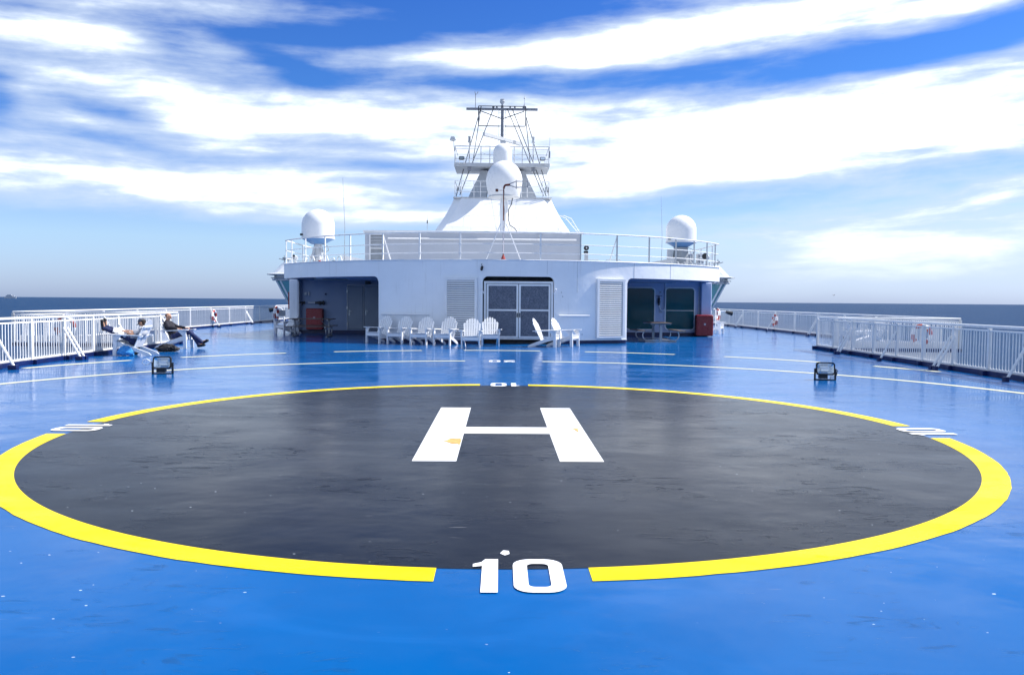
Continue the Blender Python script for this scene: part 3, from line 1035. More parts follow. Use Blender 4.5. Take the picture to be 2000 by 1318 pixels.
# ------------------------------------------------------------------ windsock pole on the roof edge
wp = thing('windsock_pole', 'tall thin pole with rusty elbow and bare windsock hoops at roof edge centre', 'windsock pole', (0, 29.45, ZT))
MB().tube((0, 0, 0), (0, 0, 2.68), .024, 10, .02).make('pole', 'rust', wp, True)
MB().tube((.0, -.03, .25), (.0, -.03, 1.45), .016, 8).make('pole_stripe', 'white', wp, True)
MB().lathe([(.11, 0), (.10, .02), (.03, .20), (.026, .21)], n=8).make('pole_base', 'ring_red', wp)
MB().path([(0, 0, 2.62), (0.02, 0, 2.70), (.06, 0, 2.75), (.13, 0, 2.76), (.24, 0, 2.77)], .034, 8, r1=.045).make('elbow', 'rust', wp, True)
MB().tube((0, 0, 2.56), (-.24, 0, 2.56), .008, 6).box(-.30, -.20, -.03, .03, 2.51, 2.61).make('counterweight', 'rust', wp)


def hoop(x, r, z):
    return [(x, r * math.cos(2 * math.pi * k / 20), z + r * math.sin(2 * math.pi * k / 20)) for k in range(20)]


fr = MB().path(hoop(.46, .16, 2.78), .014, 6, True).path(hoop(.88, .13, 2.80), .014, 6, True)
for k in range(4):
    a = math.pi / 4 + k * math.pi / 2
    c, s = math.cos(a), math.sin(a)
    fr.path([(.20, .03 * c, 2.77 + .03 * s), (.46, .16 * c, 2.78 + .16 * s), (.88, .13 * c, 2.80 + .13 * s)], .010, 5)
fr.make('hoop_frame', 'mastgrey', wp, True)
for s in (-1, 1):
    MB().tube((s * .10, 0, 1.35), (s * .64, .0, 0), .02, 8).make('brace', 'white', wp, True)
MB().path([(s, 0.01, z) for s, z in ((.02, 2.0), (.05, 1.6), (.03, 1.2))], .006, 5).make('cable', 'black', wp)
for s in (-1, 1):
    MB().tube((s * .02, 0, 2.55), (s * .3, .6, .9), .004, 5).make('stay', 'steel', wp)

# ------------------------------------------------------------------ upper deckhouse
uh = thing('upper_deckhouse', 'long low grey-white box house on roof behind the curved rail', 'deckhouse', (-1.6, 45, ZT))
MB().box(-6.1, 6.05, .0, 8, 0, 2.28).make('wall', 'upper', uh)
MB().box(-6.2, 6.15, -.06, 8.1, 2.284, 2.40).make('roof_edge', 'white', uh)
b = MB().tube((-4.8, -.16, 1.94), (5.75, -.16, 1.94), .05, 8)
for x in (-4.6, -1.5, 1.5, 4.5, 5.6):
    b.tube((x, -.16, 1.94), (x, .0, 1.94), .03, 6)
b.make('hand_bar', 'white', uh, True)
lvu = MB().box(-5.85, -5.78, -.10, -.003, .1, 2.2).box(-5.13, -5.06, -.10, -.003, .1, 2.2).box(-5.78, -5.13, -.1, -.003, 2.13, 2.2).box(-5.78, -5.13, -.1, -.003, 1.36, 1.42).make('louvre', 'white', uh)
MB().box(-5.78, -5.13, -.04, -.005, .1, 1.36).make('hatch_panel', 'grey', lvu)
MB().box(-5.78, -5.13, -.02, -.005, 1.42, 2.13).make('backing', 'dark', lvu)
slu = MB().prism([(-.05, -.03), (-.045, -.035), (.02, .02), (.015, .03)], 0, -.325, .325).mesh('slat')
slu.materials.append(M['white'])
for i in range(8):
    link('slat', slu, lvu, (-5.455, -.05, 1.47 + i * .083))
MB().box(3.6, 3.75, -.12, -.003, 2.1, 2.25).make('junction_box', 'lgrey', uh)
MB().tube((6.0, -.12, 0), (6.0, -.12, 2.2), .04, 8).make('downpipe', 'lgrey', uh, True)
for x in (-1.2, 3.0):
    MB().box(x - .008, x + .008, -.006, -.001, .0, 2.27).make('weld_seam', 'lgrey', uh)

# signal horn on the roof near the right end
hn = thing('deck_siren', 'small black signal siren on a grey post at the upper house corner', 'siren', (3.28, 31.5, ZT))
MB().box(-.07, .07, -.06, .06, 0, .42).make('base', 'lgrey', hn)
MB().path([(0, -.05, .62), (0, .08, .62)], .10, 14).make('horn', 'black', hn, True)
MB().path([(0, -.06, .62), (0, -.04, .62)], .03, 10).make('horn_centre', 'white', hn, True)
MB().box(-.10, .07, -.05, .05, .42, .50).make('bracket', 'black', hn)

# handrail frames on top of the upper house in front of the funnel casing
ur = thing('upper_railing', 'thin pipe railing on the upper house roof before the mast casing', 'railing', (0, 47.2, 5.46))
u = MB()
u.path([(-2.3, 0, 0), (-2.3, 0, .95), (-2.15, 0, 1.08), (-1.9, 0, 1.1)], .02, 6)
u.path([(-1.85, 0, 0), (-1.85, 0, 1.12), (3.6, 0, 1.12)], .02, 6)
u.path([(-1.85, 0, .35), (3.9, 0, .35)], .014, 6)
u.path([(1.0, 0, 0), (1.0, 0, .8), (1.12, 0, 1.0), (1.3, 0, 1.0), (1.42, 0, .8), (1.42, 0, 0)], .02, 6)
for x in (.1, 2.0, 3.3):
    u.tube((x, 0, 0), (x, 0, 1.12), .018, 6)
u.make('rail', 'railw', ur, True)
u = MB()
for dx in (0, .28):
    u.path([(3.3 + dx, -dx, 1.15 - dx * .1), (3.75 + dx, -dx, .98 - dx * .1), (4.5 + dx * .2, -dx, .1)], .022, 6)
for k in range(4):
    u.tube((3.7 + k * .22, 0, .9 - k * .2), (3.9 + k * .2, -.28, .9 - k * .2), .014, 6)
u.make('stair_rail', 'railw', ur, True)

# ------------------------------------------------------------------ mast casing (tapered white housing)
cs = thing('mast_casing', 'wide tapered white casing carrying the radar mast and platforms', 'casing', (0, 50, 5.4))
prof = [(4.25, -2.5, 0.0), (3.88, -2.2, .6), (3.5, -1.75, 1.25), (3.15, -1.2, 2.0), (3.0, -.9, 2.42)]
vs, fs = [], []
for hx, yf, z in prof:
    yb = 5.5 - (yf + 2.5) * .6
    for p in ((-hx + .5, yf), (hx - .5, yf), (hx, yf + .5), (hx, yb), (-hx, yb), (-hx, yf + .5)):
        vs.append((p[0], p[1], z))
for i in range(len(prof) - 1):
    for j in range(6):
        fs.append((i * 6 + j, i * 6 + (j + 1) % 6, (i + 1) * 6 + (j + 1) % 6, (i + 1) * 6 + j))
fs.append(tuple(range(24, 30)))
MB().add(vs, fs).make('casing_wall', 'hull', cs)
MB().box(-3.02, 3.02, -.95, 4, 2.424, 2.48).make('platform', 'lgrey', cs)
b = MB()
for z in (1.0, .68, .34):
    b.path([(-2.92, 3, 2.45 + z), (-2.92, -.9, 2.45 + z), (-.95, -.9, 2.45 + z)], .022 if z == 1.0 else .015, 6)
    b.path([(2.85, 3, 2.45 + z), (2.85, -.9, 2.45 + z), (.95, -.9, 2.45 + z)], .022 if z == 1.0 else .015, 6)
b.make('rail', 'railw', cs, True)
for x in (-2.92, -2.5, -1.75, -1.35, 1.15, 1.5, 2.45, 2.85):
    MB().tube((x, -.9, 2.45), (x, -.9, 3.45), .022, 6).make('post', 'railw', cs, True)
for x in (-2.7, 2.7):
    for k in range(3):
        MB().box(x - .1 + k * .09, x - .05 + k * .09, -.86, -.8, 2.75 + .1 * (k % 2), 3.15).make('turnbuckle', 'grey', cs)
# two raking legs
for s in (-1, 1):
    a0, a1, b0, b1 = (1.05, 2.2, .8, 1.36)
    v = []
    for (x0, x1, z, y0, y1) in ((a0, a1, 2.5, .3, 2.6), (b0, b1, 4.33, .6, 2.0)):
        v += [(s * x0, y0, z), (s * x1, y0, z), (s * x1, y1, z), (s * x0, y1, z)]
    MB().add(v, [(0, 1, 5, 4), (1, 2, 6, 5), (2, 3, 7, 6), (3, 0, 4, 7), (4, 5, 6, 7)]).make('mast_leg', 'lgrey', cs)
MB().box(-.8, .8, 1.0, 2.2, 2.5, 4.33).make('mast_trunk', 'grey', cs)

# ------------------------------------------------------------------ radar mast
ms = thing('radar_mast', 'lattice radar mast with crosstree, stays and railed platform on top of casing', 'mast', (-.05, 51.7, 9.85))
MB().box(-2.92, 2.92, -2.0, 1.2, .02, .11).make('platform', 'lgrey', ms)
MB().box(-2.95, 2.95, -2.04, -2.0, -.02, .2).box(-2.95, -2.92, -2.0, 1.2, 0, .2).box(2.92, 2.95, -2.0, 1.2, 0, .2).make('toe_board', 'lgrey', ms)
b = MB()
for z in (1.22, 1.05, .72, .45):
    if z == 1.05:
        b.tube((-2.9, -2.0, z), (-1.5, -2.0, z), .015, 6).tube((1.5, -2.0, z), (2.9, -2.0, z), .015, 6)
        continue
    b.path([(-2.9, 1.1, z), (-2.9, -2.0, z), (2.9, -2.0, z), (2.9, 1.1, z)], .034 if z > 1 else .018, 6)
b.make('rail', 'lgrey', ms, True)
for x in (-2.9, -1.3, -.75, .75, 1.25, 2.9):
    MB().tube((x, -2.0, .1), (x, -2.0, 1.22), .028, 6).make('post', 'lgrey', ms, True)
MB().path([(-1.25, -2.02, .85), (-1.0, -2.02, .72), (-.7, -2.02, .7)], .008, 5).path([(.75, -2.02, .7), (1.0, -2.02, .75), (1.2, -2.02, .85)], .008, 5).make('chain', 'steel', ms)
MB().path([(0, 0, -.0), (0, 0, 4.2)], .115, 12, r1=.09).make('pole', 'mastgrey', ms, True)
for s in (-1, 1):
    MB().tube((s * .22, -.05, 1.3), (s * .22, -.05, 3.9), .014, 6).make('ladder_side', 'lgrey', ms, True)
b = MB()
for k in range(9):
    b.tube((-.22, -.05, 1.5 + k * .28), (.22, -.05, 1.5 + k * .28), .01, 5)
b.make('ladder_rung', 'lgrey', ms)
MB().lathe([(.05, 0), (.05, .12), (.17, .28), (.17, .34), (.14, .36), (.14, .44), (.15, .46), (.02, .47)], (0, 0, 4.12), 14).make('mast_head', 'lgrey', ms, True)
MB().box(-2.3, 2.26, -.10, .10, 3.90, 4.02).make('crosstree', 'mastgrey', ms)
MB().path([(-1.52, -.12, 4.12), (1.50, -.12, 4.12)], .03, 6).path([(-1.52, -.12, 4.12), (-1.52, -.12, 2.95), (-1.48, -.12, 2.87), (-.15, -.12, 2.86)], .032, 6).path([(1.50, -.12, 4.12), (1.50, -.12, 2.95), (1.46, -.12, 2.87), (.15, -.12, 2.86)], .032, 6).make('loop_frame', 'staygrey', ms, True)
for s in (-1, 1):
    MB().tube((s * 1.40, -.1, 3.82), (s * .06, -.1, 3.34), .03, 6).make('diagonal', 'staygrey', ms, True)
for k, (x0, z0, x1, z1, y1) in enumerate(((-1.35, 4.12, -2.88, -1.72, -1.0), (-.52, 4.1, -2.62, -1.72, -1.5), (.30, 4.0, 2.62, -1.7, -1.4), (.62, 4.0, 2.8, -1.7, -1.2), (1.48, 3.6, 3.0, -1.7, -1.0), (-1.35, 4.1, -2.0, .1, 1.0), (1.5, 3.4, 1.9, .3, 1.0))):
    MB().tube((x0, -.1, z0), (x1, y1, z1), .026, 6).make('stay', 'staygrey', ms)
for s, x in ((-1, -2.02), (1, 1.93)):
    MB().tube((x, -1.9, .1), (x, -1.9, 1.45), .035, 8).make('lamp_post', 'lgrey', ms, True)
    MB().lathe([(.03, 0), (.11, .08), (.11, .12), (.075, .13), (.075, .40), (.09, .42), (.02, .44)], (x, -1.9, 1.42), 10).make('navigation_lamp', 'lgrey' if s > 0 else 'steel', ms, True)
    MB().box(x - .10, x + .12, -1.95, -1.7, -.26, -.03).make('junction_box', 'mastgrey', ms)
    MB().box(x - .03, x + .03, -1.94, -1.90, .5, .75).make('lamp_box', 'mastgrey', ms)
# scanner bar
sc = MB().beam((-1.12, -2.85, 1.80), (1.2, .15, 1.80), .16, .20).make('radar_scanner', 'lgrey', ms)
MB().box(-.12, .2, -1.6, -1.1, 1.35, 1.68).tube((.04, -1.35, 1.2), (.04, -1.35, 1.78), .07).make('scanner_gearbox', 'lgrey', sc)
# fittings on the crosstree
MB().tube((-1.72, 0, 4.0), (-1.72, 0, 4.9), .02, 6).tube((-1.72, 0, 4.85), (-1.6, 0, 4.95), .012, 5).tube((-1.6, 0, 4.95), (-1.56, 0, 5.05), .02, 5).tube((-1.72, 0, 4.9), (-1.77, 0, 5.05), .02, 5).make('wind_gauge', 'mastgrey', ms)
MB().lathe([(.14, 0), (.02, .25), (.015, .55), (.05, .58), (.05, .64), (.01, .70), (.01, .78)], (1.42, 0, 4.05), 8).make('gps_receiver', 'lgrey', ms, True)
for x in (-.6, -.35, .5, .8):
    MB().box(x - .05, x + .05, -.08, .08, 4.02, 4.10).make('crosstree_fitting', 'mastgrey', ms)
b = MB().tube((-2.95, -2.0, .9), (-2.98, -2.0, 1.55), .022, 6)
b.make('lamp_arm', 'lgrey', ms)
MB().add([(-3.22, -2.15, 1.58), (-2.85, -2.15, 1.58), (-2.85, -1.85, 1.58), (-3.22, -1.85, 1.58), (-3.14, -2.1, 1.78), (-2.95, -2.1, 1.78), (-2.95, -1.9, 1.78), (-3.14, -1.9, 1.78), (-3.03, -2, 1.50)],
         [(4, 5, 6, 7), (0, 1, 5, 4), (1, 2, 6, 5), (2, 3, 7, 6), (3, 0, 4, 7), (1, 0, 8), (2, 1, 8), (3, 2, 8), (0, 3, 8)]).make('arm_lamp', 'lgrey', ms)
MB().tube((2.93, -2.0, .9), (2.96, -2.0, 2.35), .009, 5).box(2.91, 2.98, -2.03, -1.97, .55, .95).make('whip_antenna', 'mastgrey', ms)
# floodlights on the platform
for x, l in ((-2.48, 0), (2.50, 1)):
    fl = MB().rbox(x - .17, x + .17, -2.30, -2.12, .34, .56, .04).make('platform_floodlight', 'black', ms)
    MB().box(x - .13, x + .13, -2.312, -2.302, .38, .52).make('lamp_glass', 'reflector' if l else 'lampglass', fl)
    MB().box(x - .16, x - .13, -2.25, -2.05, .11, .40).box(x + .13, x + .16, -2.25, -2.05, .11, .40).make('bracket', 'railw', fl)

# ------------------------------------------------------------------ satellite domes
def dome(name, label, x, y, zb0, zlow, r, ztop, legs, underside=True, flare=.95, rbase=None, group='satellite domes on the ship'):
    t = thing(name, label, 'satellite dome', (x, y, zb0), 0, group)
    zl = zlow - zb0
    zt = ztop - zb0
    hcyl = max(0.05, (zt - zl - r))
    prof = [(r * flare, zl), (r, zl + .02), (r * 1.0, zl + hcyl)]
    for i in range(1, 13):
        a = math.pi / 2 * i / 12
        prof.append((max(.002, r * math.cos(a)), zl + hcyl + r * math.sin(a)))
    MB().lathe(prof, n=40).make('radome', 'dome', t, True)
    MB().lathe([(r * 1.02, zl - .03), (r * 1.03, zl - .015), (r * 1.02, zl + .004)], n=40).make('flange', 'dome', t, True)
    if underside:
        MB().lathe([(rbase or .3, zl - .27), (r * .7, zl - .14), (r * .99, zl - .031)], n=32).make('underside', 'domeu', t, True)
    return t


for nm, x, y, zt, lab in (('satellite_dome', -8.5, 37, 5.71, 'white satellite dome on a splayed stand at left end of roof'),
                          ('satellite_dome', 8.82, 39.5, 5.86, 'white satellite dome on a stout pedestal at right end of roof')):
    t = dome(nm, lab, x, y, ZT, zt - 1.33, .745, zt, 0)
    zl = zt - 1.33 - ZT - .27
    if x < 0:
        MB().lathe([(.17, 0), (.15, zl * .5), (.20, zl)], n=14).make('stand', 'lgrey', t, True)
        for k in range(4):
            a = math.pi / 4 + k * math.pi / 2
            MB().beam((.16 * math.cos(a), .16 * math.sin(a), zl), (.48 * math.cos(a), .48 * math.sin(a), 0), .05, .05).make('stand_leg', 'lgrey', t)
    else:
        MB().lathe([(.46, 0), (.40, zl * .3), (.36, zl)], n=16).make('stand', 'grey', t, True)
        MB().rbox(-.66, -.42, -.2, .2, 0, zl * .95, .05).make('equipment_box', 'lgrey', t)
    MB().path([(.25, -.3, zl), (.5, -.35, zl - .1), (.55, -.3, zl - .3), (.35, -.3, zl - .4)], .02, 6).make('cable', 'steel', t, True)
    MB().box(-.72, -.58, -.46, -.38, zl + .36, zl + .45).make('vent_cap', 'black', t)
t = thing('satellite_dome', 'largest white satellite dome, high on a white column before the mast', 'satellite dome', (.08, 46, 5.46), 0, 'satellite domes on the ship')
prof = [(.86, 2.05), (.90, 2.1), (1.0, 2.6), (1.04, 2.95)]
for i in range(1, 14):
    a = math.pi / 2 * i / 13
    prof.append((max(.002, 1.04 * math.cos(a)), 2.95 + 1.15 * math.sin(a)))
MB().lathe(prof, n=44).make('radome', 'dome', t, True)
MB().lathe([(.25, 1.88), (.85, 1.98), (.92, 2.02), (.92, 2.06)], n=36).make('flange', 'lgrey', t, True)
MB().lathe([(.23, 0), (.23, 1.95)], n=20).make('column', 'hull', t, True)
MB().path([(.48, -.3, 1.95), (.42, -.3, 1.6), (.26, -.26, 1.3), (.26, -.26, .7), (.36, -.26, .4), (.6, -.3, .25), (.75, -.3, .05)], .028, 6).make('cable_conduit', 'black', t, True)
for s in (-1, 1):
    MB().tube((s * .75, -.2, 1.98), (s * .40, -.1, 0), .007, 5).make('stay', 'grey', t)
t = thing('satellite_dome', 'smallest white satellite dome, topmost, between the mast platform rails', 'satellite dome', (-.02, 49.2, 9.82), 0, 'satellite domes on the ship')
prof = [(.56, .05), (.57, .3), (.57, .75)]
for i in range(1, 12):
    a = math.pi / 2 * i / 11
    prof.append((max(.002, .57 * math.cos(a)), .75 + .60 * math.sin(a)))
MB().lathe(prof, n=32).make('radome', 'dome', t, True)
MB().lathe([(.3, -.3), (.5, .0), (.56, .05)], n=24).make('underside', 'lgrey', t, True)

# ------------------------------------------------------------------ antennas and rooftop equipment
def whip(lab, x, y, z0, z1, r=.012):
    t = thing('whip_antenna', lab, 'antenna', (x, y, z0), 0, 'whip antennas')
    MB().path([(0, 0, 0), (.03, 0, (z1 - z0) * .45), (-.06, 0, z1 - z0)], r, 6, r1=r * .4).make('rod', 'steel', t, True)
    MB().lathe([(.06, 0), (.05, .06), (.025, .2), (.02, .3)], n=8).make('antenna_base', 'grey', t, True)


whip('tallest whip antenna, standing beside the left satellite dome', -7.5, 38, ZT, 7.3, .018)
whip('whip antenna rising behind the right satellite dome', 8.12, 40.8, ZT, 6.95, .014)
t = thing('rod_antenna', 'short thick rod antenna on upper house roof left of the casing', 'antenna', (-4.31, 46, 5.46))
MB().tube((0, 0, 0), (0, 0, .95), .012, 6).make('rod', 'steel', t)
MB().tube((0, 0, .5), (0, 0, .68), .03, 6).make('coil', 'black', t)


def searchlight(lab, x, y, s=1.0, rz=0):
    t = thing('searchlight', lab, 'searchlight', (x, y, ZT), rz)
    MB().tube((0, 0, 0), (0, 0, .42 * s), .05 * s, 8).make('stand', 'lgrey', t, True)
    for k in range(3):
        a = 2 * math.pi * k / 3 + .3
        MB().tube((0, 0, .4 * s), (.28 * s * math.cos(a), .28 * s * math.sin(a), 0), .022 * s, 6).make('stand_leg', 'white', t, True)
    MB().path([(-.22 * s, 0, .62 * s), (-.22 * s, 0, .45 * s), (.22 * s, 0, .45 * s), (.22 * s, 0, .62 * s)], .02 * s, 6).make('yoke', 'white', t, True)
    MB().path([(0, -.2 * s, .66 * s), (0, -.1 * s, .65 * s), (0, .16 * s, .62 * s), (0, .22 * s, .61 * s)], .17 * s, 14, r1=.10 * s).make('lamp_body', 'lgrey', t, True)
    MB().path([(0, -.215 * s, .66 * s), (0, -.202 * s, .66 * s)], .15 * s, 14).make('lamp_glass', 'black', t, True)


searchlight('left searchlight on tripod behind the roof rail corner', -9.0, 38.8, 1.1, .5)
searchlight('small searchlight left of the dome stand, behind the roof rail', -9.25, 35.8, .6, -.4)
searchlight('right searchlight on tripod behind the roof rail corner', 9.25, 36.2, .9, -.6)
t = thing('loudspeaker_rack', 'pair of ribbed grey boxes in a frame right of right dome', 'speaker rack', (9.75, 40.5, ZT))
for k in (-1, 1):
    bx = MB().rbox(k * .28 - .17, k * .28 + .17, -.2, .2, .45, .98, .03).make('speaker_box', 'lgrey', t)
    for q in range(5):
        MB().box(k * .28 - .13, k * .28 + .13, -.225, -.2, .52 + q * .08, .555 + q * .08).make('rib', 'grey', bx)
MB().path([(-.5, 0, 0), (-.5, 0, .4), (.5, 0, .4), (.5, 0, 0)], .025, 6).path([(-.5, 0, .4), (0, 0, .0), (.5, 0, .4)], .02, 6).make('frame', 'railw', t, True)
t = thing('valve_manifold', 'white pipes and valves clustered on roof under the left dome', 'pipework', (-8.0, 35.2, ZT))
for k in range(6):
    MB().path([(-.75 + k * .3, 0, 0), (-.75 + k * .3, 0, .28 + .08 * (k % 2)), (-.62 + k * .3, 0, .34 + .08 * (k % 2)), (-.55 + k * .3, 0, .2)], .03, 6).make('pipe', 'white', t, True)
for k in range(3):
    MB().lathe([(.07, 0), (.09, .05), (.05, .12), (.05, .2)], (-.6 + k * .6, -.15, .02), 8).make('valve', 'black' if k != 1 else 'ring_red', t, True)
t = thing('valve_manifold', 'grey pipes and valves clustered on roof under the right dome', 'pipework', (8.1, 36.0, ZT))
for k in range(5):
    MB().path([(-.6 + k * .3, 0, 0), (-.6 + k * .3, 0, .26 + .08 * (k % 2)), (-.5 + k * .3, 0, .32), (-.4 + k * .3, 0, .15)], .03, 6).make('pipe', 'lgrey', t, True)
MB().lathe([(.07, 0), (.09, .05), (.05, .12), (.05, .2)], (.3, -.15, .02), 8).make('valve', 'black', t, True)
for lab, x, y, s in (('white wedge shaped skylight on roof right of the left dome', -6.7, 38.5, 1), ('grey wedge shaped skylight on roof left of the right dome', 7.3, 38.5, -1)):
    t = thing('skylight', lab, 'skylight', (x, y, ZT))
    MB().prism([(-.9 * s, 0), (-.9 * s, .62), (-.75 * s, .60), (.9 * s, .25), (.9 * s, 0)], 1, -.5, .5).make('cover', 'white' if s > 0 else 'lgrey', t)
    MB().box(-.95, .95, -.55, .55, 0, .06).make('curb', 'lgrey', t)
for lab, x, y in (('low pipe hoop on roof, right of the siren', 4.0, 36.0), ('second low pipe hoop on roof, between siren and right skylight', 5.0, 36.0)):
    t = thing('pipe_hoop', lab, 'pipe hoop', (x, y, ZT))
    MB().path([(-.35, 0, 0), (-.35, 0, .34), (-.30, 0, .40), (.30, 0, .40), (.35, 0, .34), (.35, 0, 0)], .018, 6).make('hoop', 'lgrey', t, True)
    MB().box(-.40, -.30, -.05, .05, 0, .012).box(.30, .40, -.05, .05, 0, .012).make('foot_plate', 'lgrey', t)

# ------------------------------------------------------------------ bridge wings
def wing(s, lab):
    w = thing('bridge_wing', lab, 'bridge wing', (s * 12.2, 52, 0))

    def X(v):       # v: distance from centreline
        return s * (v - 12.2)

    def shell(lv, name, mat, parent=w):
        vs, fs = [], []
        for xo, yf, yb, z in lv:
            xi = 9.5
            vs += [(X(xi), yf, z), (X(xo - .35), yf, z), (X(xo), yf + .35, z), (X(xo), yb, z), (X(xi), yb, z)]
        for i in range(len(lv) - 1):
            for j in range(5):
                f = (i * 5 + j, i * 5 + (j + 1) % 5, (i + 1) * 5 + (j + 1) % 5, (i + 1) * 5 + j)
                fs.append(f if s > 0 else tuple(reversed(f)))
        top = tuple(range((len(lv) - 1) * 5, len(lv) * 5))
        bot = (4, 3, 2, 1, 0)
        fs += [top if s > 0 else tuple(reversed(top)), bot if s > 0 else tuple(reversed(bot))]
        return MB().add(vs, fs).make(name, mat, parent)
    shell([(14.95, 0, 4.5, 3.27), (14.35, .35, 4.0, 3.98)], 'roof', 'hull')
    shell([(15.25, -.25, 4.8, 3.14), (15.25, -.25, 4.8, 3.20), (14.98, -.05, 4.5, 3.266)], 'eave', 'lgrey')
    shell([(14.85, 0, 4.5, 2.98), (14.85, 0, 4.5, 3.137)], 'neck', 'lgrey')
    shell([(15.05, -.1, 4.6, 2.93), (15.05, -.1, 4.6, 2.977)], 'lower_eave', 'grey')
    shell([(14.85, .05, 4.4, 2.76), (14.85, .05, 4.4, 2.927)], 'gutter', 'lgrey')
    shell([(14.02, .85, 4.0, 1.05), (14.72, .15, 4.3, 2.757)], 'glazing', 'wingglass')
    # mullions on the raking glass
    for v0, v1 in ((14.06 - .35, 14.74 - .35), (13.1, 13.6), (12.4, 12.75), (11.6, 11.8)):
        MB().beam((X(v0), .82, 1.05), (X(v1), .12, 2.757), .09, .07, up=(0, -1, 0)).make('mullion', 'white', w)
    for yy in (1.2, 2.4, 3.6):
        MB().beam((X(14.03), yy, 1.05), (X(14.74), yy - .1, 2.757), .07, .09, up=(0, -1, 0)).make('mullion', 'white', w)
    MB().beam((X(14.03), .85 + .35, 1.05), (X(14.74), .5, 2.757), .09, .09, up=(0, -1, 0)).make('mullion', 'white', w)
    shell([(13.9, .95, 4.0, -.2), (14.08, .82, 4.0, 1.05)], 'lower_wall', 'hull')
    # lamps under the eave and fittings on top
    for v in (14.75, 13.9, 13.2):
        MB().cap((X(v), -.05, 2.86), (X(v), -.2, 2.84), .09).make('eave_lamp', 'lgrey', w, True)
    b = MB()
    for v in (14.0, 13.7, 14.25):
        b.tube((X(v), .6, 3.97), (X(v), .6, 4.2), .03, 6)
    b.path([(X(13.5), .6, 4.14), (X(14.35), .6, 4.14), (X(14.6), .6, 4.22)], .03, 6)
    b.tube((X(14.25), .6, 4.1), (X(14.25), .6, 4.42), .025, 6)
    b.box(min(X(14.15), X(14.35)), max(X(14.15), X(14.35)), .5, .7, 4.18, 4.28)
    b.make('roof_fitting', 'grey', w)
    return w


wing(-1, 'left bridge wing with raking green windows, in shade beyond the roof')
wing(1, 'right bridge wing with raking green windows, its roof brightly sunlit')
br = thing('bridge_house', 'white bridge block closing the view behind the deckhouse sides', 'deckhouse', (0, 53.5, 0))
MB().box(-9.4, 9.4, 0, 6, 0, 3.0).make('wall', 'hull', br)


def gooseneck(s, lab):
    t = thing('gooseneck_lamp', lab, 'lamp', (s * 12.25, 45, 0), 0)
    MB().path([(0, 0, 0), (0, 0, .75), (s * .04, 0, .92), (s * .16, 0, 1.05), (s * .32, 0, 1.08), (s * .48, 0, 1.04)], .035, 8).make('lamp_post', 'railw', t, True)
    MB().path([(s * .42, 0, 1.05), (s * .55, 0, 1.0), (s * .80, 0, .94)], .06, 10, r1=.13).make('lamp_head', 'black', t, True)


gooseneck(-1, 'left gooseneck deck lamp with black head above the railing')
gooseneck(1, 'right gooseneck deck lamp with black head above the railing')

# ------------------------------------------------------------------ red cabinets
def cabinet(lab, x, y, z, w, h, d=.28, badge=True, r=.06):
    t = thing('hose_cabinet', lab, 'cabinet', (x, y, z))
    poly = []
    for cx_, cz_, a0 in ((w / 2 - r, r, -90), (w / 2 - r, h - r, 0), (-w / 2 + r, h - r, 90), (-w / 2 + r, r, 180)):
        for i in range(5):
            a = R(a0 + 90 * i / 4)
            poly.append((cx_ + r * math.cos(a), cz_ + r * math.sin(a)))
    n = len(poly)
    ins = [(p[0] * .93, (p[1] - h / 2) * .94 + h / 2) for p in poly]
    vs = [(p[0], 0, p[1]) for p in poly] + [(p[0], -d + .05, p[1]) for p in poly] + [(p[0], -d, p[1]) for p in ins]
    fs = [tuple(range(n))[::1], tuple(range(3 * n - 1, 2 * n - 1, -1))]
    for k in range(2):
        for j in range(n):
            fs.append((k * n + j, k * n + n + j, k * n + n + (j + 1) % n, k * n + (j + 1) % n))
    MB().add(vs, fs).make('box', 'red', t)
    MB().rbox(-w / 2 + .07, w / 2 - .07, -d - .012, -d - .001, .08, h - .08, .005).make('lid', 'red', t)
    if badge:
        MB().path([(0, -d - .03, h * .56), (0, -d - .013, h * .56)], .045, 12).make('badge', 'white', t, True)
        MB().path([(.0, -d - .034, h * .56), (.0, -d - .031, h * .56)], .022, 10).make('badge_mark', 'ring_red', t, True)
    MB().box(-w / 2 - .012, -w / 2 + .02, -d + .06, -d + .12, h * .3, h * .36).box(-w / 2 - .012, -w / 2 + .02, -d + .06, -d + .12, h * .7, h * .76).make('hinge', 'black', t)


cabinet('dark red fire hose cabinet in the left corner behind the picnic table', -8.63, WY - .003, .18, .78, .98)
cabinet('tall dark red cabinet on the outer left side of the deckhouse', -9.96, 38.2, 1.10, .36, .82, .3, False, .02)
cabinet('red fire hose cabinet standing at the right corner pillar', 9.28, 36.66, .03, .80, .97)

# ------------------------------------------------------------------ life rings
def lifering(lab, x, y, z, axis='x', post=False, sign=False):
    t = thing('life_ring', lab, 'life ring', (x, y, z), 0, 'life rings hung on the railings')
    n = 32
    for k in range(8):
        pts = []
        for i in range(6):
            a = 2 * math.pi * (k * 4 + i * 4 / 5) / n
            p = (.29 * math.cos(a), .29 * math.sin(a))
            pts.append((0, p[0], p[1]) if axis == 'x' else (p[0], 0, p[1]))
        MB().path(pts, .062 if k % 2 else .064, 10).make('ring_segment', 'ring_red' if k % 2 == 0 else 'white', t, True)
    MB().path([((0, .37 * math.cos(2 * math.pi * i / 24), .37 * math.sin(2 * math.pi * i / 24)) if axis == 'x' else (.37 * math.cos(2 * math.pi * i / 24), 0, .37 * math.sin(2 * math.pi * i / 24))) for i in range(24)], .01, 5, True).make('grab_line', 'white', t)
    if post:
        MB().box(-.12, -.07, -.04, .04, -z, .35).box(-.12, -.07, -.04, .3, .30, .35).make('post', 'railw', t)
    if sign:
        MB().box(.12, .42, .06, .09, -.14, .16).make('sign_plate', 'grey', t)


